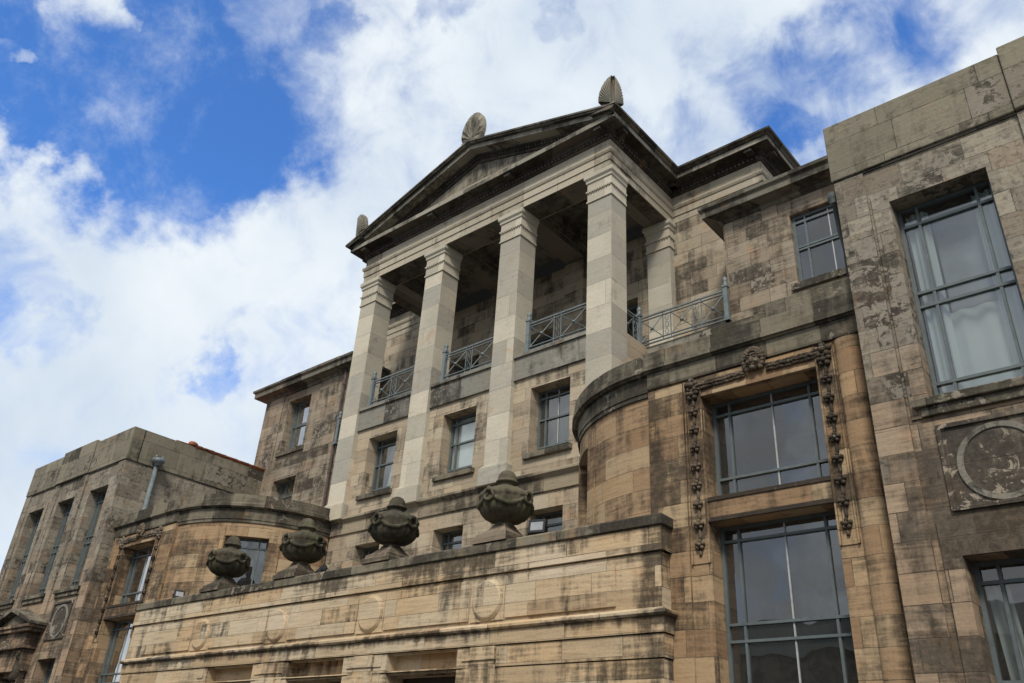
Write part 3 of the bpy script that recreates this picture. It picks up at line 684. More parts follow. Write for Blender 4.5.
# ---- towers beside the portico ---------------------------------------
for sg in (-1, 1):
    wc = 11.15 if sg < 0 else 10.66
    F = plan(17.53, sg); m = MB(); wd_ = .75 if sg < 0 else .82; ops = [(wc - wd_, wc + wd_, 11.63, 13.90 if sg < 0 else 13.75, .42 if sg < 0 else .20)]
    if sg < 0: ops.append((wc - .73, wc + .75, 8.9, 10.42))
    m.wall(F, 7.97, 13.6, 6.5, 14.5, ops, dep=.42)
    m.wall(side(sg * 13.6, -sg), 17.53, 26, 6.5, 14.5); m.wall(side(sg * 7.97, sg), 17.53, 19.12, 6.5, 14.5)
    m.box(F, 8.02, 9.55 if sg > 0 else 9.82, 11.0 if sg > 0 else 7.0, 14.3, -.03, .1); m.box(F, 12.3, 13.57, 7.0, 14.3, -.03, .1)
    tw = m.build('tower_wall', S_tower, hall)
    h0, h1 = ops[0][2], ops[0][3]
    window(F, wc - wd_, wc + wd_, h0, h1, .38 if sg < 0 else .16, vb=(wc - .48,) if sg > 0 else (wc + .45,), hb=((h0 + h1) / 2 + .08, (h0 + h1) / 2, h1 - .22) if sg > 0 else ((h0 + h1) / 2 + .1, (h0 + h1) / 2 + .04), bar=.05, frame=.085, white=(wc + .12,) if sg > 0 else None, sill=(.09, .2, .14))
    if sg < 0: window(F, wc - .73, wc + .75, 8.9, 10.42, .38, vb=(wc + .3,), hb=(9.8,), bar=.05, frame=.08)
    prof = [(0, 14.22), (.06, 14.25), (.10, 14.33), (.34, 14.40), (.42, 14.405), (.42, 14.60), (.50, 14.66), (.50, 14.75), (.1, 14.86), (-.2, 14.86)]
    p = [(7.97, 19.05), (7.97, 17.53), (13.6, 17.53), (13.6, 26)]
    if sg < 0: p = [(-x, y) for x, y in reversed(p)]
    m = MB(); m.sweep(p, prof)
    m.box(plan(17.3, sg), 8.6, 12.5, 14.862, 15.0, 0, 3); m.build('cornice', S_corn, tw, rough=.004)
    m = MB(); m.face([(sg * 7.97, 17.5, 14.84), (sg * 13.6, 17.5, 14.84), (sg * 13.6, 26, 14.84), (sg * 7.97, 26, 14.84)]); m.build('roof', M_roof, tw)

# ---- curved bays and flat link bays -----------------------------------
YL = 12.42
for sg in (-1, 1):
    FL = plan(YL, sg); FC = curve(sg, CR - .05)
    m = MB(); wins = [(9.71, 11.83, 4.66, 6.52), (9.71, 11.83, .3, 4.22)]
    m.wall(FL, 8.6, 12.71, GROUND, 7.0, wins, dep=.4)
    # pilaster beside the curve, with the narrow return
    m.box(FL, 8.6, 9.33, GROUND, 6.90, -.045, .1)
    # rounded shaft against the wing
    m.sweep([(sg * q[0], q[1]) for q in ([(12.17 + .225 * (1 - math.cos(a * math.pi / 10)), YL - .11 * math.sin(a * math.pi / 10)) for a in range(11)])][::sg], [(0, GROUND), (0, 6.92)], caps=False)
    link = m.build('link_wall', S_link, hall)
    a0, a1 = R(34.5) * CR, R(57.5) * CR
    m = MB(); m.wall(FC, 0, ARC, GROUND, 7.0, [(a0, a1, 4.35, 6.43)], ds=.18, dep=.3)
    m.box(curve(sg, CR - .05), a0 - .36, a0 - .02, 4.0, 6.72, -.025, .1, ns=2); m.box(curve(sg, CR - .05), a1 + .02, a1 + .36, 4.0, 6.72, -.025, .1, ns=2)
    m.build('curved_wall', S_curve, hall)
    window(FC, a0, a1, 4.35, 6.43, .28, vb=(a0 + .28, a1 - .28), hb=(6.15, 4.95, 4.72), bar=.045, ns=8)
    for (s0, s1, z0, z1) in wins:
        hb = (z1 - .26, z0 + .40) if z0 > 4 else (z1 - .26, 2.62, 2.36, 1.2)
        window(FL, s0, s1, z0, z1, .38, vb=(10.04, 11.52), hb=hb, bar=.042, white=(10.84,) if z0 > 4 or True else None, room=2.6)
    # frieze + coping follow the whole bay: centre corner -> curve -> flat -> wing
    arc = [curve(sg, CR - .05)(ARC * (1 - i / 24), 0, 0)[:2] for i in range(25)]
    flat = [(sg * 8.6, YL - .045), (sg * 12.71, YL - .045)]
    both = [arc[0]] + arc[1:-1] + [(sg * 8.6, YL + .05 - .0)]
    fr_c = [(0, 6.84), (.035, 6.845), (.035, 6.93), (.055, 6.94), (.055, 7.262), (0, 7.265)]
    fr_f = [(0, 6.95), (.03, 6.955), (.03, 7.262), (0, 7.265)]
    cp = [(0, 7.266), (.07, 7.27), (.10, 7.30), (.135, 7.31), (.135, 7.40), (.09, 7.43), (.09, 7.69), (-.45, 7.70), (-.45, 7.3)]
    rev = lambda p: p if sg > 0 else list(reversed(p))
    m = MB(); m.sweep(rev(both), fr_c); m.sweep(rev([(sg * 8.6, YL - .0), (sg * 12.71, YL - .0)]), [(0, 6.95), (.06, 6.955), (.075, 6.99), (.075, 7.262), (0, 7.265)])
    m.build('frieze', S_carved if False else S_cap, link, rough=.002)
    m = MB(); m.sweep(rev(arc[:-1] + [(sg * 8.6, YL + .05)]), [(o_ + (.05 if o_ > 0 else 0), z_) for o_, z_ in cp], u0=.4)
    m.sweep(rev([(sg * 8.55, YL - .03), (sg * 12.71, YL - .03)]), [(o_ + .005, z_ + (.003 if z_ > 7.6 else 0.)) for o_, z_ in cp])
    m.build('coping', S_cap, link, rough=.004)
    if sg > 0:
        m = MB(); m.box(plan(12.36), 9.75, 12.70, 7.704, 7.86, 0, .5); m.box(plan(12.30), 11.1, 12.705, 7.40, 7.99, 0, .5); m.build('blocking_course', S_cap, link, bevel=.015)
    else:
        m = MB(); m.box(plan(12.33, sg), 8.42, 8.62, 7.4, 7.86, 0, .5); m.build('blocking_course', S_cap, link, bevel=.015)
    m = MB(); vs = [(p[0], p[1] + .2, 7.55) for p in arc] + [(sg * 12.7, YL + .2, 7.55), (sg * 12.7, 17.6, 7.55), (sg * 5.45, 17.6, 7.55)]
    m.face(vs); m.build('flat_roof', M_roof, link)
    # lintel band between the two windows
    m = MB(); m.box(FL, 9.705, 11.835, 4.24, 4.64, .05, .5); m.box(FL, 9.705, 11.835, 4.222, 4.30, -.03, .06); m.box(FL, 9.705, 11.835, 4.58, 4.657, -.02, .06); m.build('spandrel', S_carved, link, bevel=.008)
    # raised window surround carrying the carved garlands
    m = MB()
    for a, b in ((9.36, 9.705), (11.835, 12.14)):
        m.box(FL, a, a + .03, 3.55, 6.9, -.05, .05); m.box(FL, b - .03, b, 3.55, 6.9, -.05, .05); m.box(FL, a + .031, b - .031, 3.55, 6.9, -.018, .05)
    m.box(FL, 9.70, 11.84, 6.525, 6.93, -.03, .05); m.box(FL, 9.70, 11.84, 6.53, 6.60, -.07, -.031)
    m.build('window_surround', S_link, link, bevel=.006)
    def cluster(m, x, z, r=.05):
        for (dx, dz) in ((0, 0), (-.9, .25), (.9, .25), (0, .85), (-.55, -.7), (.55, -.7)):
            m.ball((sg * (x + dx * r), YL - .055 - (.03 if dx == 0 and dz == 0 else 0), z + dz * r), r * random.uniform(.52, .66), 1)
    for xg in (9.535, 11.985):
        m = MB()
        for k in range(9):
            z = 6.62 - k * .345
            cluster(m, xg, z, .068 if k else .09)
            if k < 8:
                m.tube([(sg * (xg + .012 * math.sin(j)), YL - .035, z - .08 - j * .065) for j in range(4)], lambda t: .022 + .010 * math.sin(t * math.pi), 6)
        m.ball((sg * xg, YL - .03, 6.62 - 8 * .345 - .14), .035, 1, sz=1.8); cluster(m, xg, 6.80, .11)
        m.build('hanging_garland', S_carved, link)
    for a, b in ((9.62, 10.56), (11.0, 11.93)):
        m = MB(); n = 26
        for k in range(n):
            t = (k + .5) / n; x = a + (b - a) * t
            for q in (-1, 0, 1):
                m.ball((sg * x, YL - .075 + .02 * abs(q), 6.76 + q * .05 + random.uniform(-.012, .012)), random.uniform(.026, .04), 1, sx=1.35)
        m.build('laurel_festoon', S_carved, link)
    # carved head over the window
    m = MB(); hx, hz = sg * 10.78, 6.93; hy = YL - .07
    m.ball((hx, hy, hz), .145, 3, 1, .8, 1.28)
    m.ball((hx, hy - .12, hz - .02), .034, 2, .9, 1.3, 1.9)
    for q in (-1, 1):
        m.ball((hx + q * .055, hy - .105, hz + .055), .024, 2, 1.3, .8, .8); m.ball((hx + q * .055, hy - .11, hz + .095), .03, 2, 1.7, .8, .5); m.ball((hx + q * .075, hy - .085, hz - .04), .045, 2)
    m.ball((hx, hy - .105, hz - .09), .035, 2, 1.6, .7, .5); m.ball((hx, hy - .09, hz - .15), .05, 2)
    for k in range(16):
        a = math.pi * (-.25 + 1.5 * k / 15); m.ball((hx + .175 * math.cos(a), hy - .02, hz + .02 + .22 * math.sin(a)), .052, 2, 1, .9, 1)
        m.ball((hx + .13 * math.cos(a), hy - .06, hz + .03 + .16 * math.sin(a)), .035, 1) if math.sin(a) > -.1 else None
    m.build('carved_head', S_carved, link)

# ---- wings --------------------------------------------------------------
YW = 12.02
for sg in (-1, 1):
    F = plan(YW, sg); x0, x1 = 12.71, 21.17; cs = (14.25, 16.94, 19.63)
    ups = [(c - .72, c + .72, 5.37, 8.94, .36) for c in cs]
    lows = [(cs[0] - .70, cs[0] + .70, .4, 3.10, .42), (cs[2] - .70, cs[2] + .70, .4, 3.10, .42), (cs[1] - .75, cs[1] + .75, GROUND + .15, 2.6, .5)]
    m = MB(); m.wall(F, x0, x1, 5.0, 9.70, [(a, b, c, d, e) for a, b, c, d, e in ups])
    m.box(F, x0 - .0 + .004, 13.20, 5.0, 9.69, -.05, .1); m.box(F, 20.68, x1 - .004, 5.0, 9.69, -.05, .1)
    for c in cs:   # architrave bands round the tall windows
        m.box(F, c - 1.0, c - .725, 5.1, 9.2, -.028, .1); m.box(F, c + .725, c + 1.0, 5.1, 9.2, -.028, .1); m.box(F, c - .724, c + .724, 8.945, 9.2, -.028, .1)
    m.box(F, 15.57, 15.95, 5.0, 9.69, -.06, .1); m.box(F, 17.93, 18.31, 5.0, 9.69, -.06, .1)
    m.wall(side(sg * x0, sg), YW, 19, 6.5, 9.70); m.wall(side(sg * x1, -sg), YW, 19, GROUND, 9.7)
    wing = m.build('wing_wall', S_wing, hall)
    m = MB(); m.wall(F, x0, x1, GROUND, 4.998, [l_ for l_ in lows])
    m.box(F, x0 + .004, 13.20, GROUND, 4.996, -.05, .1); m.box(F, 20.68, x1 - .004, GROUND, 4.996, -.05, .1)
    for c in (cs[0], cs[2]):
        m.box(F, c - .95, c - .705, GROUND, 3.6, -.028, .1); m.box(F, c + .705, c + .95, GROUND, 3.6, -.028, .1); m.box(F, c - .704, c + .704, 3.105, 3.6, -.028, .1)
    m.box(F, 15.57, 15.95, GROUND, 4.996, -.06, .1); m.box(F, 17.93, 18.31, GROUND, 4.996, -.06, .1)
    m.wall(side(sg * x0, sg), YW, 13, GROUND, 6.5)
    m.build('wing_base_wall', S_wing, hall)
    for i, c in enumerate(cs):
        window(F, c - .72, c + .72, 5.37, 8.94, .34, vb=(c - .42, c + .47), hb=(8.57, 7.30, 7.05, 5.72), bar=.045, frame=.055, room=2.2)
        m = MB(); m.box(F, c - .95, c + .95, 5.24, 5.365, -.12, .30); m.box(F, c - .86, c + .86, 5.10, 5.238, -.065, .1); m.build('sill', S_cap, wing, bevel=.012)
        if i != 1:
            window(F, c - .70, c + .70, .4, 3.10, .40, vb=(c - .40, c + .40), hb=(2.82, 1.6, 1.4), bar=.045, room=2.2)
        # sunk panel with its ring
        m = MB(); zc = 4.30
        if i != 1:
            m.box(F, c - .72, c + .72, 3.70, 4.94, -.008, .05)
            for a_, b_2, z0_, z1_ in ((c - .72, c - .66, 3.70, 4.94), (c + .66, c + .72, 3.70, 4.94), (c - .659, c + .659, 4.88, 4.94), (c - .659, c + .659, 3.70, 3.76)): m.box(F, a_, b_2, z0_, z1_, -.045, -.009)
            pn = m.build('roundel_panel', S_panel, hall)
            m = MB(); R1, R2, n = .54, .49, 56
            pr_ = [(R2 - .03, -.010), (R2 - .02, -.028), (R1, -.034), (R1 + .01, -.008)]
            for k in range(n):
                t0, t1 = 2 * math.pi * k / n, 2 * math.pi * (k + 1) / n
                for (ra, da), (rb, db) in zip(pr_, pr_[1:]):
                    m.face([F(c + ra * math.cos(t0), zc + ra * math.sin(t0), da), F(c + ra * math.cos(t1), zc + ra * math.sin(t1), da), F(c + rb * math.cos(t1), zc + rb * math.sin(t1), db), F(c + rb * math.cos(t0), zc + rb * math.sin(t0), db)], smooth=True)
            m.build('ring_moulding', S_slab, pn)
    # parapet
    m = MB()
    m.box(F, x0 - .035, 15.56, 9.74, 10.98, -.07, .4); m.box(F, 15.562, 18.318, 9.735, 11.07, -.12, .4); m.box(F, 18.32, x1 + .03, 9.74, 10.98, -.07, .4)
    m.box(side(sg * (x0 - .035), sg), YW + .332, 19, 9.74, 10.98, 0, .4); m.box(side(sg * (x1 + .03), -sg), YW + .332, 19, 9.74, 10.98, 0, .4)
    m.build('parapet', S_parapet, wing, bevel=.02)
    m = MB(); m.box(F, x0 - .0, x1, 9.701, 9.738, -.03, .4); m.box(side(sg * (x0 - .0), sg), YW + .402, 19, 9.701, 9.738, -.01, .4); m.build('drip_course', S_corn, wing)
    # pantiled roof behind the parapet
    m = MB(); xi = sg * (x0 + .25); xo = sg * (x1 - .25); ym, zt, zr = 19.3, 10.85, 11.9; xm = (xi + xo) / 2
    m.face([(xi, YW + .35, zt), (xo, YW + .35, zt), (xo - sg * 3.4, YW + 4.2, zr), (xi + sg * 3.4, YW + 4.2, zr)][::sg]); m.face([(xi, YW + .35, zt), (xi + sg * 3.4, YW + 4.2, zr), (xi + sg * 3.4, 19, zr), (xi, 19, zt)][::sg])
    m.face([(xo, YW + .35, zt), (xo, 19, zt), (xo - sg * 3.4, 19, zr), (xo - sg * 3.4, YW + 4.2, zr)][::sg]); m.face([(xi + sg * 3.4, YW + 4.2, zr), (xo - sg * 3.4, YW + 4.2, zr), (xo - sg * 3.4, 19, zr), (xi + sg * 3.4, 19, zr)][::sg])
    rf = m.build('tiled_roof', M_tile, wing)
    # row of capping tiles along the inner edge
    m = MB(); y = YW + 1.6; k = 0
    while y < 18.9:
        r = .085 if y > YW + 2.3 else .05
        m.tube([(sg * (x0 + .02), y, 10.99 + (.02 if r > .06 else -.01)), (sg * (x0 + .02), y + .27, 11.0 + (.02 if r > .06 else -.01))], r + .006 * (k % 2), 8); y += .262; k += 1
    m.ball((sg * (x0 + .02), YW + 2.28, 11.08), .13, 2, .8, 1.6, .9); m.build('ridge_tiles', M_tile, rf)
    # doorcase in the middle bay
    FD = plan(11.6, sg); c = cs[1]; m = MB()
    m.box(FD, c - 1.45, c + 1.45, 3.45, 3.98, 0, .42); m.box(FD, c - 1.5, c + 1.5, 3.452, 3.55, -.04, .42)
    m.box(FD, c - 1.72, c + 1.72, 3.982, 4.1, -.14, .42); m.box(FD, c - 1.80, c + 1.80, 4.102, 4.2, -.2, .42)
    for q in (-1, 1):
        m.box(FD, c + q * 1.22 - .2, c + q * 1.22 + .2, GROUND + .1, 2.5, .15, .42)
    m.box(FD, c - 1.42, c + 1.42, 2.75, 3.449, .15, .42)
    dc = m.build('doorcase', S_winglow, hall, bevel=.012)
    m = MB(); m.prism([(sg * c - 1.5, 4.202), (sg * c + 1.5, 4.202), (sg * c, 4.64)], 11.62, YW)
    for q in (-1, 1):
        pts = [(sg * c + q * 1.84, 4.2), (sg * c + q * 1.84, 4.30), (sg * c, 4.86), (sg * c, 4.70)]
        m.prism(pts if q < 0 else pts[::-1], 11.4, YW)
    m.build('door_pediment', S_cap, dc, bevel=.01)
    for q in (-1, 1):
        m = MB(); xx = sg * (c + q * 1.22); pts = []
        for k in range(22):
            t = k / 21; a = t * 2.6 * math.pi; rr = .17 * (1 - .75 * t); pts.append((xx, 11.72 + rr * math.cos(a) - .0, 3.22 + rr * math.sin(a)))
        m.tube(pts, .05, 6); m.box(plan(11.62), xx - .15, xx + .15, 2.45, 3.44, .06, .38); m.ball((xx, 11.68, 2.55), .13, 2, 1.1, 1, 1.3)
        m.build('bracket', S_carved, dc)
    m = MB(); m.box(F, c - .75, c + .75, GROUND + .15, 2.6, .42, .5); dr = m.build('door', M_timber, hall)
    m = MB(); m.ball(F(c + .1, -.6, .38), .045, 2); m.build('handle', M_pipebrown, dr)

# ---- low terrace block with doorways --------------------------------------
YT = 12.09; TX = 8.95
F = plan(YT); ops = [(c - 1.0, c + 1.0, GROUND, 2.437, .55) for c in (-3.4, 0, 3.4)]
def tb(m, z0, z1, out, ops_=()):
    m.wall(plan(YT - out), -TX - out, TX + out, z0, z1, ops_, dep=.5)
    for sg in (-1, 1): m.wall(side(sg * (TX + out), -sg), YT - out, 12.45, z0, z1)
    for (z, q) in ((z0, 0), (z1, 1)):
        m.face([(-TX - out, YT - out, z), (TX + out, YT - out, z), (TX, YT + .1, z), (-TX, YT + .1, z)]) if not ops_ else None
m = MB()
tb(m, 3.785, 4.185, .05); tb(m, 2.83, 3.76, 0.); tb(m, 2.46, 2.715, .05)
tb(m, GROUND, 2.06, -.0, [(a, b, GROUND, 2.06, .5) for a, b, *_ in ops]); 
m.wall(plan(YT - .018), -TX - .018, TX + .018, 2.08, 2.44, [(a, b, 2.08, 2.44, .5) for a, b, *_ in ops])
for sg in (-1, 1): m.wall(side(sg * (TX + .018), -sg), YT - .018, 12.45, 2.08, 2.44)
# recessed joints between the bands
for z0, z1 in ((3.76, 3.785), (2.44, 2.46), (2.06, 2.08)):
    m.wall(plan(YT + .04), -TX + .04, TX - .04, z0 - .03, z1 + .03)
# raised flat blocks and sunk-panel borders
rc = (-5.1, -1.7, 1.7, 5.1)
edges = [(-8.05, -5.57)] + [(c + .47, c + 3.4 - .47) for c in rc[:-1]] + [(5.57, 8.05)]
for a, b in edges: m.box(F, a, b, 2.93, 3.70, -.04, .05)
for c in rc: m.box(F, c - .43, c + .43, 2.90, 3.72, -.022, .05)
terr = m.build('terrace_wall', S_terr, hall)
m = MB()
prof = [(0, 2.716), (.09, 2.72), (.12, 2.755), (.12, 2.80), (.0, 2.86)]
tp = [(-TX, 12.46), (-TX, YT), (TX, YT), (TX, 12.46)]
m.sweep(tp, prof); m.build('string_course', S_terr, terr)
m = MB(); m.sweep(tp, [(.0, 4.18), (.05, 4.19), (.095, 4.215), (.095, 4.37), (.06, 4.40), (-.75, 4.42), (-.75, 4.0)]); m.build('coping', S_cap, terr, rough=.003)
m = MB(); m.face([(-8.9, 12.7, 4.2), (8.9, 12.7, 4.2), (8.9, 15.83, 4.2), (-8.9, 15.83, 4.2)]); m.build('terrace_deck', M_roof, terr)
for c in rc:
    m = MB(); n = 40; rx, rz = .385, .385; zc = 3.30; pr_ = [(0, -.085), (.86, -.080), (.93, -.066), (.97, -.045), (1.0, -.045), (1.03, -.02)]
    for k in range(n):
        t0, t1 = 2 * math.pi * k / n, 2 * math.pi * (k + 1) / n
        for (ra, da), (rb, db) in zip(pr_, pr_[1:]):
            q = [F(c + ra * rx * math.cos(t0), zc + ra * rz * math.sin(t0), da), F(c + ra * rx * math.cos(t1), zc + ra * rz * math.sin(t1), da), F(c + rb * rx * math.cos(t1), zc + rb * rz * math.sin(t1), db), F(c + rb * rx * math.cos(t0), zc + rb * rz * math.sin(t0), db)]
            if ra == 0: q = q[1:]
            m.face(q)
    m.build('roundel', S_terr, terr)
for c in (-5.1, -1.7, 1.7, 5.1):   # pilasters between the doorways
    for a, b, o_ in ((c - .29, c + .29, .05), (c - .52, c - .33, .0), (c + .33, c + .52, .0)):
        m = MB(); m.box(F, a, b, GROUND, 2.20, -o_ - .01, .3); m.box(F, a - .03, b + .03, 2.20, 2.28, -o_ - .04, .3); m.box(F, a - .015, b + .015, 2.282, 2.432, -o_ - .025, .3)
        if abs(c) < 5 or abs(a) < 4.9: m.build('pilaster', S_terr, terr)
        else: m.bm.free()
for c in (-3.4, 0, 3.4):
    m = MB(); m.box(plan(12.35), c - 1.0, c + 1.0, 2.02, 2.436, 0, .2); m.build('door_lintel', S_terr, terr)
    m = MB(); m.box(plan(12.6), c - .95, c + .95, GROUND, 2.3, 0, .08); dr = m.build('double_door', M_timber, hall)
    m = MB(); m.ball((c + .08, 12.56, -.6), .04, 2); m.ball((c - .08, 12.56, -.6), .04, 2); m.build('handle', M_pipebrown, dr)

# ---- rainwater pipes ---------------------------------------------------
m = MB(); px_, py_ = -12.56, 13.05
m.tube([(px_, py_, 7.3), (px_, py_, 9.85)], .075, 14); pp = m.build('drainpipe', M_pipe, hall)
m = MB(); m.lathe([(.09, 9.78), (.13, 9.84), (.22, 9.90), (.22, 10.02), (.17, 10.03), (.15, 9.9)], (px_ + .06, py_), 20)
for q in (-.12, .12): m.ball((px_ + .08, py_ + q, 10.08), .045, 2, 1, 1, 2)
m.build('hopper', M_pipe, pp)
m = MB(); m.tube([(-8.12, 17.38, 7.0), (-8.12, 17.38, 14.3)], .055, 10)
for z in (8.2, 10.0, 11.8, 13.6): m.tube([(-8.12, 17.38, z), (-8.12, 17.38, z + .1)], .07, 10)
m.build('drainpipe', M_pipebrown, hall)
m = MB(); m.tube([(12.62, 12.15, 9.5), (12.62, 12.2, 8.9), (12.62, 12.35, 8.6), (12.62, 12.35, 7.7)], .05, 10)
m.lathe([(.06, 9.42), (.10, 9.5), (.11, 9.62), (.06, 9.62)], (12.62, 12.15), 12); m.build('drainpipe', M_lead, hall)

# ------------------------------------------------------------------ urns
def urn(cx, label):
    o = empty('stone_urn', (cx, 12.42, 4.42)); tag(o, label, 'urn', 'stone urns along the terrace coping')
    cy_ = 12.42
    m = MB(); hw = hd = .45; lv = [(hw, hd, 4.405), (hw, hd, 4.51), (hw - .05, hd - .05, 4.53), (hw - .06, hd - .06, 4.60), (hw - .13, hd - .13, 4.64), (hw - .20, hd - .20, 4.71), (.19, .19, 4.78), (.17, .17, 4.83)]
    for (a, b, z), (a2, b2, z2) in zip(lv, lv[1:]):
        for q in range(4):
            s4 = [(-1, -1), (1, -1), (1, 1), (-1, 1)]; p, r = s4[q], s4[(q + 1) % 4]
            m.face([(cx + p[0] * a, cy_ + p[1] * b, z), (cx + r[0] * a, cy_ + r[1] * b, z), (cx + r[0] * a2, cy_ + r[1] * b2, z2), (cx + p[0] * a2, cy_ + p[1] * b2, z2)])
    m.face([(cx - hw, cy_ - hd, 4.405), (cx + hw, cy_ - hd, 4.405), (cx + hw, cy_ + hd, 4.405), (cx - hw, cy_ + hd, 4.405)])
    m.build('base', S_urnbase, o, rough=.006)
    m = MB(); pf = [(.14, 4.79), (.19, 4.80), (.215, 4.83), (.19, 4.86), (.155, 4.88), (.20, 4.90), (.32, 4.93), (.43, 4.99), (.50, 5.07), (.54, 5.17), (.55, 5.27), (.545, 5.36), (.555, 5.38), (.555, 5.45), (.53, 5.46), (.47, 5.52), (.36, 5.58), (.24, 5.61), (.20, 5.62)]
    m.lathe(pf, (cx, cy_), 72)
    for v in m.bm.verts:      # gadroons on the underside, tooling on the shoulder
        a = math.atan2(v.co.y - cy_, v.co.x - cx); z = v.co.z; rr = math.hypot(v.co.x - cx, v.co.y - cy_)
        k = .035 * (abs(math.cos(a * 9)) - .5) if 4.92 < z < 5.2 else (.012 * math.cos(a * 24) if z > 5.37 else 0)
        if rr > .15: v.co.x += math.cos(a) * k; v.co.y += math.sin(a) * k
    m.build('body', S_urn, o, rough=.006)
    n = 4
    for k in range(n):
        m = MB(); a0 = 2 * math.pi * k / n + math.pi * .02; a1 = a0 + 2 * math.pi / n; pts = []
        for j in range(15):
            t = j / 14; a = a0 + (a1 - a0) * t; z = 5.42 - .25 * 4 * t * (1 - t)
            rr = .55 - max(0, 5.22 - z) * .25; pts.append((cx + rr * math.cos(a), cy_ + rr * math.sin(a), z))
        m.tube(pts, lambda t: .022 + .034 * math.sin(math.pi * t) + .005 * math.sin(t * 70), 8)
        t_ = (-math.sin(a0), math.cos(a0)); ring = []
        for j in range(17):
            b = 2 * math.pi * j / 16; rr = .575
            ring.append((cx + rr * math.cos(a0) + t_[0] * .115 * math.cos(b), cy_ + rr * math.sin(a0) + t_[1] * .115 * math.cos(b), 5.34 + .115 * math.sin(b)))
        m.tube(ring, .04, 8); m.ball((cx + .57 * math.cos(a0), cy_ + .57 * math.sin(a0), 5.45), .06, 2)
        m.build('swag', S_urn, o, rough=.009)
    m = MB(); m.lathe([(.19, 5.60), (.175, 5.68), (.18, 5.72), (.235, 5.735), (.24, 5.765), (.21, 5.775), (.20, 5.82), (.185, 5.90), (.14, 5.97), (.07, 6.01), (.01, 6.02)], (cx, cy_), 28); m.build('lid', S_urn, o, rough=.003)
    return o
urn(-5.1, 'mossy stone urn at the far left end, standing before the curved bay window')
urn(-1.7, 'mossy stone urn second from the left, with the small tilted floodlight at its right')
urn(1.7, 'mossy stone urn directly below the white-blind window, third from the left')
urn(5.1, 'largest-looking mossy stone urn at the right, beside the upright floodlight')

# ------------------------------------------------------------------ floodlights
def flood(x, y, z, yaw, tilt, w_, h_, label):
    o = empty('floodlight', (x, y, 4.42)); tag(o, label, 'floodlight', 'floodlights on the terrace coping')
    Mx = Matrix.Translation((x, y, z)) @ Matrix.Rotation(yaw, 4, 'Z') @ Matrix.Rotation(tilt, 4, 'X')
    f = lambda s, zz, d: tuple(Mx @ Vector((s, d, zz)))
    m = MB(); m.box(f, -w_ / 2, w_ / 2, -h_ / 2, h_ / 2, 0, .09)
    for k in range(6): m.box(f, -w_ / 2 + .02 + k * (w_ - .05) / 5, -w_ / 2 + .03 + k * (w_ - .05) / 5, -h_ / 2 + .01, h_ / 2 - .01, .091, .13)
    t = .045; m.box(f, -w_ / 2, w_ / 2, h_ / 2 - t, h_ / 2, -.02, -.001); m.box(f, -w_ / 2, w_ / 2, -h_ / 2, -h_ / 2 + t, -.02, -.001)
    m.box(f, -w_ / 2, -w_ / 2 + t, -h_ / 2 + t + .001, h_ / 2 - t - .001, -.02, -.001); m.box(f, w_ / 2 - t, w_ / 2, -h_ / 2 + t + .001, h_ / 2 - t - .001, -.02, -.001)
    m.build('housing', M_black, o)
    m = MB(); m.box(f, -w_ / 2 + t + .001, w_ / 2 - t - .001, -h_ / 2 + t + .001, h_ / 2 - t - .001, -.012, -.002); m.build('lens', M_lampglass, o)
    m = MB()
    for q in (-1, 1): m.tube([f(q * (w_ / 2 + .02), 0, .04), (x + q * (w_ / 2 + .02) * math.cos(yaw), y + q * (w_ / 2 + .02) * math.sin(yaw) + .03, 4.44)], .014, 6)
    m.tube([(x - (w_ / 2 + .02) * math.cos(yaw), y - (w_ / 2 + .02) * math.sin(yaw) + .03, 4.44), (x + (w_ / 2 + .02) * math.cos(yaw), y + (w_ / 2 + .02) * math.sin(yaw) + .03, 4.44)], .014, 6)
    m.build('bracket', M_black, o)
flood(6.02, 12.35, 4.68, R(15), R(-8), .36, .27, 'black square floodlight facing out, beside the rightmost urn')
flood(-.77, 12.35, 4.60, R(-30), R(-40), .34, .26, 'small black floodlight tilted back, between the second and third urns from the left')
flood(-7.29, 12.35, 4.60, R(70), R(-20), .30, .24, 'small black floodlight seen edge-on, left of the far left urn')

# ------------------------------------------------------------------ curtains, blinds and a sheet for reflected sky
FW = plan(YW); FL = plan(YL)
curtain('net_curtain', FW, 13.62, 13.95, 5.45, 8.85, .44, M_curt, 'white net curtain gathered at the left side of the tall right-wing window')
curtain('net_curtain', FW, 14.62, 14.90, 5.45, 8.85, .44, M_curt, 'narrow white net curtain at the right side of the tall right-wing window')
curtain('cafe_curtain', FW, 13.6, 14.9, 5.45, 6.95, .545, M_curt, 'pale curtain stretched across the lower half of the tall right-wing window', amp=.018, wl=.3)
curtain('net_curtain', FW, 13.62, 13.90, .5, 2.8, .56, M_curt, 'white curtain hanging inside the lower right window at the frame edge', lean=.12)
curtain('net_curtain', FW, 14.05, 14.25, .5, 2.9, .60, M_curt, 'slanting white curtain edge deeper inside the lower right window', lean=.3)
curtain('blind_or_reflection_sheet', FW, 13.96, 14.61, 5.45, 8.85, .62, M_grey, 'pale grey sheet standing in for sky reflection behind the large pane of the tall right-wing window', amp=.004, wl=.6, cat='blind')  # added sheet, its pale colour imitates sky reflected in the glass
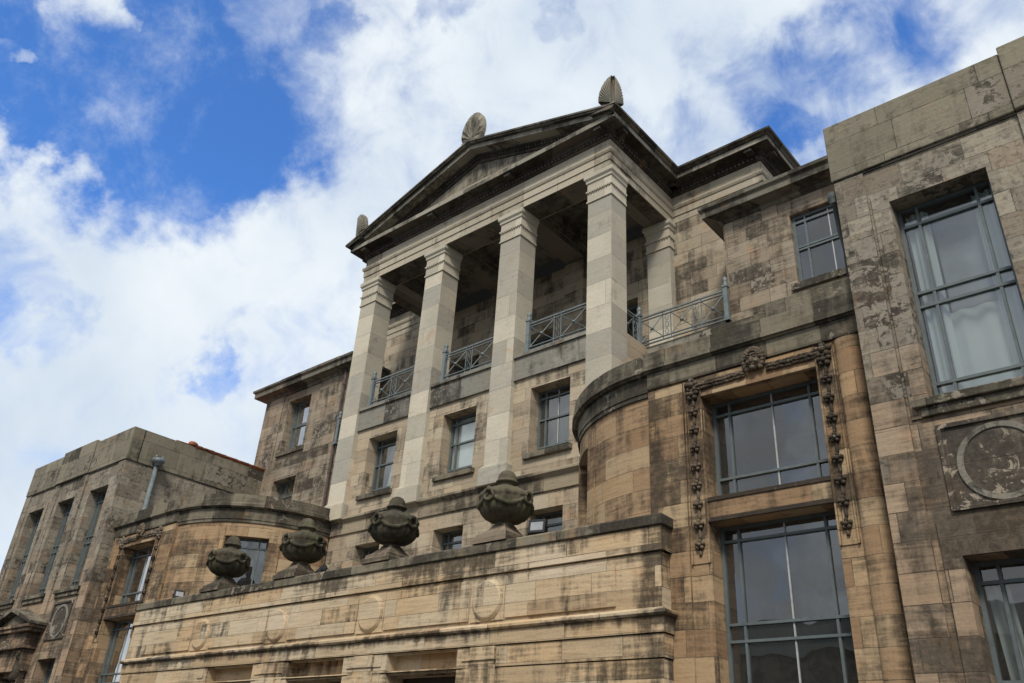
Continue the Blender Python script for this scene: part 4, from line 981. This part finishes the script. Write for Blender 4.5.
curtain('blind_or_reflection_sheet', plan(YM), -.62, .62, 8.05, 9.9, .475, M_blind, 'white blind filling the middle window under the balcony', amp=.004, wl=.6, cat='blind')
curtain('net_curtain', plan(YM), -3.3, -2.75, 8.05, 9.9, .52, M_curt, 'slanting white curtain in the left window under the balcony', lean=-.25)
curtain('net_curtain', plan(17.53, -1), 10.45, 10.85, 11.7, 12.9, .55, M_curt, 'white curtain end in the upper window of the left tower', lean=.2)
curtain('net_curtain', plan(YL, -1), 9.85, 10.5, 4.75, 6.4, .6, M_curt, 'pale lilac curtain in the upper flat window of the left bay')
curtain('net_curtain', plan(YL, -1), 9.85, 10.35, .5, 4.1, .6, M_curt, 'tall pale curtain in the lower flat window of the left bay')
curtain('net_curtain', plan(YW, -1), 16.3, 16.7, 5.5, 8.6, .55, M_curt, 'white curtain in the middle tall window of the left wing')

# ------------------------------------------------------------------ houses across the street (behind the camera, seen in the panes)
hs = empty('stone_house', (5, -18, GROUND)); tag(hs, 'grey stone terraced house with slate roof across the street', 'house')
m = MB(); fo = lambda s, z, d: (-s, -16 - d, z)
ops = [(a, a + 1.1, z, z + 1.9) for a in range(-32, 20, 4) for z in (0., 3.6)]
m.wall(fo, -36, 22, GROUND, 7.0, ops, dep=.25); m.wall(side(36, -1), -25, -16, GROUND, 7); m.wall(side(-22, 1), -25, -16, GROUND, 7); m.build('wall', S_tower, hs)
m = MB(); m.face([(-22.3, -15.7, 6.95), (36.3, -15.7, 6.95), (36.3, -20.5, 9.4), (-22.3, -20.5, 9.4)]); m.face([(-22.3, -20.5, 9.4), (36.3, -20.5, 9.4), (36.3, -25.3, 6.95), (-22.3, -25.3, 6.95)]); m.build('roof', M_lead, hs)
for cx in (-12, 2, 13, 24):
    m = MB(); m.box(plan(-21.2), cx - 1.1, cx + 1.1, 9, 12.2, 0, 1.3); m.build('chimney', S_tower, hs)
for (a, b, c, d) in ops:
    m = MB(); m.box(fo, a, b, c, d, .2, .24); m.build('window', M_frame, hs)
